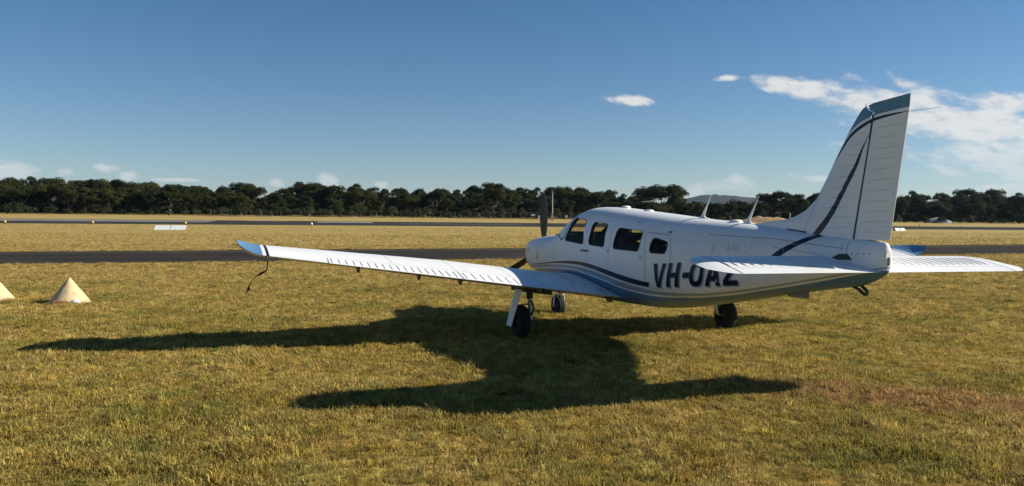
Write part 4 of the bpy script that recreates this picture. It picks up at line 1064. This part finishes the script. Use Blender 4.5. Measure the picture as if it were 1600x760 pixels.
def shrub(px_, v, s_0, label, group):
    x, y = at_col(px_, v); t = empty('shrub', (x, y, float(H(x, y))-.1), RNG.random()*6.28); t.scale = (s_0*RNG.uniform(.9, 1.3), s_0*RNG.uniform(.9, 1.3), s_0*RNG.uniform(.9, 1.35))
    me, tm = SH[RNG.randrange(5)]
    for nm, m_0 in (('leaves', me), ('stem', tm)):
        o = bpy.data.objects.new(nm, m_0); COL.objects.link(o); o.parent = t
    tag(t, label, 'shrub', group)
px_ = -40
while px_ < 1660:
    g_ = 300 < px_ < 1000
    shrub(px_, RNG.uniform(178, 186), RNG.uniform(.9, 1.7) if g_ else RNG.uniform(.6, 1.2), 'low bush at the foot of the wood, '+zone(px_), 'bushes at the foot of the wood, '+zone(px_))
    px_ += RNG.uniform(10, 22) if g_ else RNG.uniform(16, 34)

# undergrowth that closes the wood behind the trunks
r_u = np.random.RandomState(77); V_, F_ = [], []
for v0, hlo, hhi, stp in ((205, 1.6, 3.0, 13), (221, 2.5, 4.5, 12), (240, 4.0, 6.5, 13)):
    q = -160.0
    while q < 1760:
        x, y = at_col(q, v0+r_u.uniform(-4, 4)); hh_ = r_u.uniform(hlo, hhi); z = float(H(x, y))
        cl_ = [(x+r_u.randn()*.7, y+r_u.randn()*.5, z+hh_*t_, hh_*(.30+.12*r_u.rand())+.5) for t_ in (.0, .3, .62)]
        Va, Fa = leaf_cloud(r_u, cl_, 60, .30, .9); F_.append(Fa+sum(len(k) for k in V_)); V_.append(Va); q += stp*r_u.uniform(.7, 1.3)
V_ = np.concatenate(V_); F_ = np.concatenate(F_)
o = obj('undergrowth', V_, F_, LEAF); tag(o, 'dense dark undergrowth closing the wood behind the trunks', 'undergrowth', kind='stuff')

# far hill
def hill(name, px0, dist, hgt, rad, m):
    k = (px0-800)/FPX; cx_, cy_ = k*dist, dist; v = []; f = []; n, mrings = 96, 26; r = np.random.RandomState(5)
    for j in range(mrings+1):
        q = j/mrings; 
        for i in range(n):
            a = 6.283*i/n; rr = rad*q*(1+.10*math.sin(a*2+1)+.05*math.sin(a*5)); zz = hgt*(.55*(math.cos(q*math.pi)*.5+.5)+.45*(1-q))
            zz += (9.0*(vnoise(cx_+rr*math.cos(a), cy_+rr*math.sin(a), .02, 8)-.5)+5.0*(vnoise(cx_+rr*math.cos(a), cy_+rr*math.sin(a), .09, 9)-.5))*(1-q)
            v.append((cx_+rr*math.cos(a), cy_+rr*math.sin(a)*1.3, float(zz)))
    for j in range(mrings):
        for i in range(n): f.append((j*n+i, j*n+(i+1) % n, (j+1)*n+(i+1) % n, (j+1)*n+i))
    return tag(obj(name, v, f, m, None, True), kind='structure')
m_, nt_, b_, x_ = mat('hill_forest'); HILLM = m_
g_ = nn(nt_, 'ShaderNodeNewGeometry'); n_ = x_.noise(g_.outputs['Position'], .03, 5, .7)
nt_.links.new(x_.mix(x_.step(n_, .3, .7), (.008, .016, .012), (.018, .028, .018)), b_.inputs['Base Color']); b_.inputs['Roughness'].default_value = .9
bn = nn(nt_, 'ShaderNodeBump'); bn.inputs['Strength'].default_value = 1.0; bn.inputs['Distance'].default_value = 12; nt_.links.new(x_.noise(g_.outputs['Position'], .05, 5, .7), bn.inputs['Height']); nt_.links.new(bn.outputs[0], b_.inputs['Normal'])
hill('hill', 1122, 2300, 70, 400, HILLM)

# ------------------------------------------------------------------ marker cones by the parking line, boards, poles
m_, nt_, b_, x_ = mat('cone_cream'); CONE = m_
t_ = nn(nt_, 'ShaderNodeTexCoord'); sp_ = nn(nt_, 'ShaderNodeSeparateXYZ'); nt_.links.new(t_.outputs['Object'], sp_.inputs[0])
mp = nn(nt_, 'ShaderNodeMapping'); mp.inputs['Scale'].default_value = (9, 9, 1.2); nt_.links.new(t_.outputs['Object'], mp.inputs[0])
c_ = x_.mix(x_.step(x_.noise(mp.outputs[0], 1.6, 5, .65), .40, .72), (.58, .45, .25), (.40, .29, .15))
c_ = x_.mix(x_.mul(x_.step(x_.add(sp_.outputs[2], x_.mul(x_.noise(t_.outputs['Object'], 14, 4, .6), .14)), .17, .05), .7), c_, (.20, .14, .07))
nt_.links.new(c_, b_.inputs['Base Color']); b_.inputs['Roughness'].default_value = .8
def cone(x, y, r, h, label, group):
    z = float(H(x, y)); n = 32; t = empty('marker_cone', (x, y, z), RNG.random()*6)
    mb = MB(); R_ = []
    for q in (0, .04, .25, .5, .75, .92, .98):
        rr = r*(1-q)*(1.0 if q > 0 else 1.02)+.012; R_.append([(rr*math.cos(6.2832*i/n)*(1+.012*math.sin(3*6.28*i/n)), rr*math.sin(6.2832*i/n), -.02+q*h) for i in range(n)])
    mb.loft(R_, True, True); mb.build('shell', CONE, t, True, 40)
    mb = MB(); mb.lathe([(.022, h*.955), (.026, h*.975), (.018, h*.995), (.001, h)], (0, 0, -.02), 'z', 16); mb.build('tip', CONE, t, True)
    return tag(t, label, 'cone', group)
cone(-8.02, 14.55, .365, .49, 'cream marker cone with a white stone and brick against its foot', 'marker cones')
cone(-9.63, 14.9, .365, .49, 'cream marker cone at the left edge, the farther of that pair', 'marker cones')
cone(-9.13, 13.70, .365, .49, 'cream marker cone cut by the left edge, the nearest one', 'marker cones')
r_ = np.random.RandomState(3)
def rock(name, c, s_0, m, label, cat, squash=.7):
    bm = bmesh.new(); bmesh.ops.create_icosphere(bm, subdivisions=2, radius=1.0)
    for v in bm.verts:
        k = 1+.16*r_.randn(); v.co = Vector((v.co.x*s_0[0]*k, v.co.y*s_0[1]*k, max(v.co.z, -.55)*s_0[2]*k))
    me = bpy.data.meshes.new(name); bm.to_mesh(me); bm.free(); me.materials.append(m); me.polygons.foreach_set('use_smooth', [True]*len(me.polygons)); me.set_sharp_from_angle(angle=.6)
    o = bpy.data.objects.new(name, me); COL.objects.link(o); o.location = (c[0], c[1], float(H(c[0], c[1]))+s_0[2]*.45); return tag(o, label, cat)
rock('stone', (-7.76, 14.26, 0), (.10, .08, .07), BOARD, 'rounded white stone at the foot of the cream marker cone', 'stone')
BRICKM = plain('brick_clay', (.26, .12, .06), .85, var=.25, vscale=12)
mb = MB(); mb.box((0, 0, .035), (.115, .055, .04)); mb.box((.0, 0, .077), (.105, .045, .003)); o = mb.build('brick', BRICKM); o.location = (-7.98, 14.16, float(H(-7.98, 14.16))); o.rotation_euler = (0, .08, .35)
tag(o, 'brown clay brick lying against the cream marker cone', 'brick')

def gable(x, y, L, w, h, ang, label):
    """white three-sided runway strip marker"""
    t = empty('strip_marker', (x, y, float(H(x, y))), ang)
    for k in (0, 1):
        mb = MB(); s_0 = -1 if k == 0 else 1
        for a, b in ((-L/2, -.015), (.015, L/2)):
            mb.hexa([(a, s_0*w, .0), (b, s_0*w, .0), (b, s_0*(w-.03), .0), (a, s_0*(w-.03), .0), (a+.06, s_0*.012, h), (b-.06, s_0*.012, h), (b-.06, s_0*.0, h-.02), (a+.06, s_0*.0, h-.02)])
        mb.build('panel', BOARD, t)
    return tag(t, label, 'marker')
x, y = at_col(267, 88); gable(x, y, 3.1, .42, .46, .1, 'long white tent-shaped strip marker on the grass left of the wing tip')
x, y = at_col(1405, 96); gable(x, y, 1.6, .36, .40, .2, 'short white tent-shaped strip marker behind the tail fin')
def runway_light(px_, v, m, label, group):
    x, y = at_col(px_, v); t = empty('runway_light', (x, y, float(H(x, y))))
    mb = MB(); mb.lathe([(.16, 0), (.16, .03), (.05, .06), (.05, .14)], (0, 0, 0), 'z', 12); mb.build('base', DKMETAL, t)
    mb = MB(); mb.lathe([(.13, .14), (.14, .2), (.11, .34), (.04, .42), (.001, .43)], (0, 0, 0), 'z', 12); mb.build('lens', m, t, True)
    tag(t, label, 'light', group)
for q, lab in ((8, 'yellow runway edge light nearest the left edge of the picture'), (145, 'yellow runway edge light between the left edge and the long white marker'), (290, 'yellow runway edge light just behind the long white marker')): runway_light(q, 113.2, YELL, lab, 'yellow runway edge lights')
runway_light(487, 113.2, BOARD, 'white runway edge light left of the propeller', 'white runway edge lights')
runway_light(1503, 147, BOARD, 'white runway edge light right of the tail fin', 'white runway edge lights')
runway_light(1437, 147, plain('marker_orange', (.5, .16, .03), .6), 'orange runway edge light right of the tail fin', None)
POLE = plain('pole_grey', (.48, .48, .46), .6, var=.15)
x, y = at_col(863, 168); t = empty('light_pole', (x, y, float(H(x, y))))
mb = MB(); mb.tube([(0, 0, -.3), (0, 0, 3.0), (0, 0, 6.0)], [.12, .10, .075], 10); mb.build('mast', POLE, t, True)
mb = MB(); mb.box((0, 0, .5), (.28, .24, .55)); mb.box((0, 0, 1.4), (.17, .16, .25)); mb.build('control_box', POLE, t)
mb = MB(); mb.box((0, 0, 6.08), (.16, .16, .10)); mb.tube([(0, 0, 6.1), (0, 0, 6.5)], .03, 6); mb.build('lamp_head', POLE, t)
tag(t, 'tall pale pole with equipment box beyond the propeller', 'pole')
def signboard(px_, v, w, h, z0, label):
    x, y = at_col(px_, v); t = empty('sign_board', (x, y, float(H(x, y)))); mb = MB(); mb.box((0, 0, z0+h/2), (w/2, .03, h/2)); mb.build('board', BOARD, t)
    for s_0 in (-1, 1): mb = MB(); mb.box((s_0*w*.3, .035, z0/2+.1), (.03, .03, z0/2+.2)); mb.build('leg', POLE, t)
    tag(t, label, 'sign')
signboard(833, 166, .85, .38, 1.0, 'small white board on legs left of the propeller tip')
signboard(842, 163, .38, .85, .3, 'narrow white board right behind the propeller blade'); signboard(885, 168, .55, .42, .75, 'small white board right of the pale pole')
TARP = plain('grey_sheeting', (.22, .24, .26), .6, var=.25, vscale=.8)
x, y = at_col(1466, 182); V = []; n, mm = 26, 9
for j in range(mm):
    for i in range(n):
        a, b = i/(n-1)*2-1, j/(mm-1)*2-1
        hh_ = 1.45*max(0, 1-abs(a)**2.6)**.8*max(0, 1-abs(b)**2.2)**.6*(1-.22*a)*(1+.25*(float(vnoise(a*4+9, b*3+2, 1.0, 3))-.5)); V.append((a*3.7, b*1.6, hh_))
o = obj('covered_heap', V, [(j*n+i, j*n+i+1, (j+1)*n+i+1, (j+1)*n+i) for j in range(mm-1) for i in range(n-1)], TARP, None, False); o.location = (x, y, float(H(x, y))-.05)
tag(o, 'grey sheeting heap at the foot of the wood right of the fin', 'heap')
SOIL = plain('bare_soil', (.25, .16, .07), .9, var=.3, vscale=.7)
x, y = at_col(1195, 172); V = []
for j in range(mm):
    for i in range(n):
        a, b = i/(n-1)*2-1, j/(mm-1)*2-1; V.append((a*7.5, b*4, 1.35*max(0, 1-a*a)*max(0, 1-b*b)*(1+.5*(float(vnoise(a*5+9, b*3+2, 1.0, 4))-.5))))
o = obj('soil_mound', V, [(j*n+i, j*n+i+1, (j+1)*n+i+1, (j+1)*n+i) for j in range(mm-1) for i in range(n-1)], SOIL, None, True); o.location = (x, y, float(H(x, y))-.05)
tag(o, 'low mound of bare brown soil beyond the rear antenna', 'mound')
# wire fence in front of the wood
FENCEM = plain('weathered_wood', (.085, .08, .065), .9)
fx0, fx1 = at_col(-60, 174)[0], at_col(1000, 174)[0]
FP = [at_col(q, 174.0) for q in np.linspace(330, 1000, 44)]
t = empty('wire_fence', (FP[0][0], FP[0][1], float(H(*FP[0]))))
o0 = Vector(t.location); mbp = MB(); mbp.tube([(0, 0, -.2), (0, 0, 1.6)], .03, 6); pm = bpy.data.meshes.new('post'); pm.from_pydata([tuple(v) for v in mbp.v], [], mbp.f); pm.materials.append(FENCEM)
for q in FP:
    o = bpy.data.objects.new('post', pm); COL.objects.link(o); o.parent = t; o.location = Vector((q[0], q[1], float(H(*q))))-o0
for hz_ in (.35, .8, 1.25, 1.55):
    mb = MB(); mb.tube([Vector((q[0], q[1], float(H(*q))+hz_))-o0 for q in FP], .012, 4); mb.build('wire', FENCEM, t)
tag(t, 'wire fence on thin dark posts in front of the wood', 'fence')
# ------------------------------------------------------------------ air between here and the far hill
mb = MB(); mb.box((400, 1700, 66), (3200, 2400, 69))
hz_o = mb.build('haze', None)
m = bpy.data.materials.new('haze_air'); m.use_nodes = True; nt = m.node_tree; nt.nodes.clear()
pv = nn(nt, 'ShaderNodeVolumePrincipled'); pv.inputs['Color'].default_value = (.45, .68, 1.0, 1); pv.inputs['Density'].default_value = .000045; pv.inputs['Anisotropy'].default_value = 0.2
nt.links.new(pv.outputs[0], nn(nt, 'ShaderNodeOutputMaterial').inputs['Volume']); hz_o.data.materials.append(m)
tag(hz_o, 'thin blue haze hanging over the airfield', 'haze', kind='stuff')
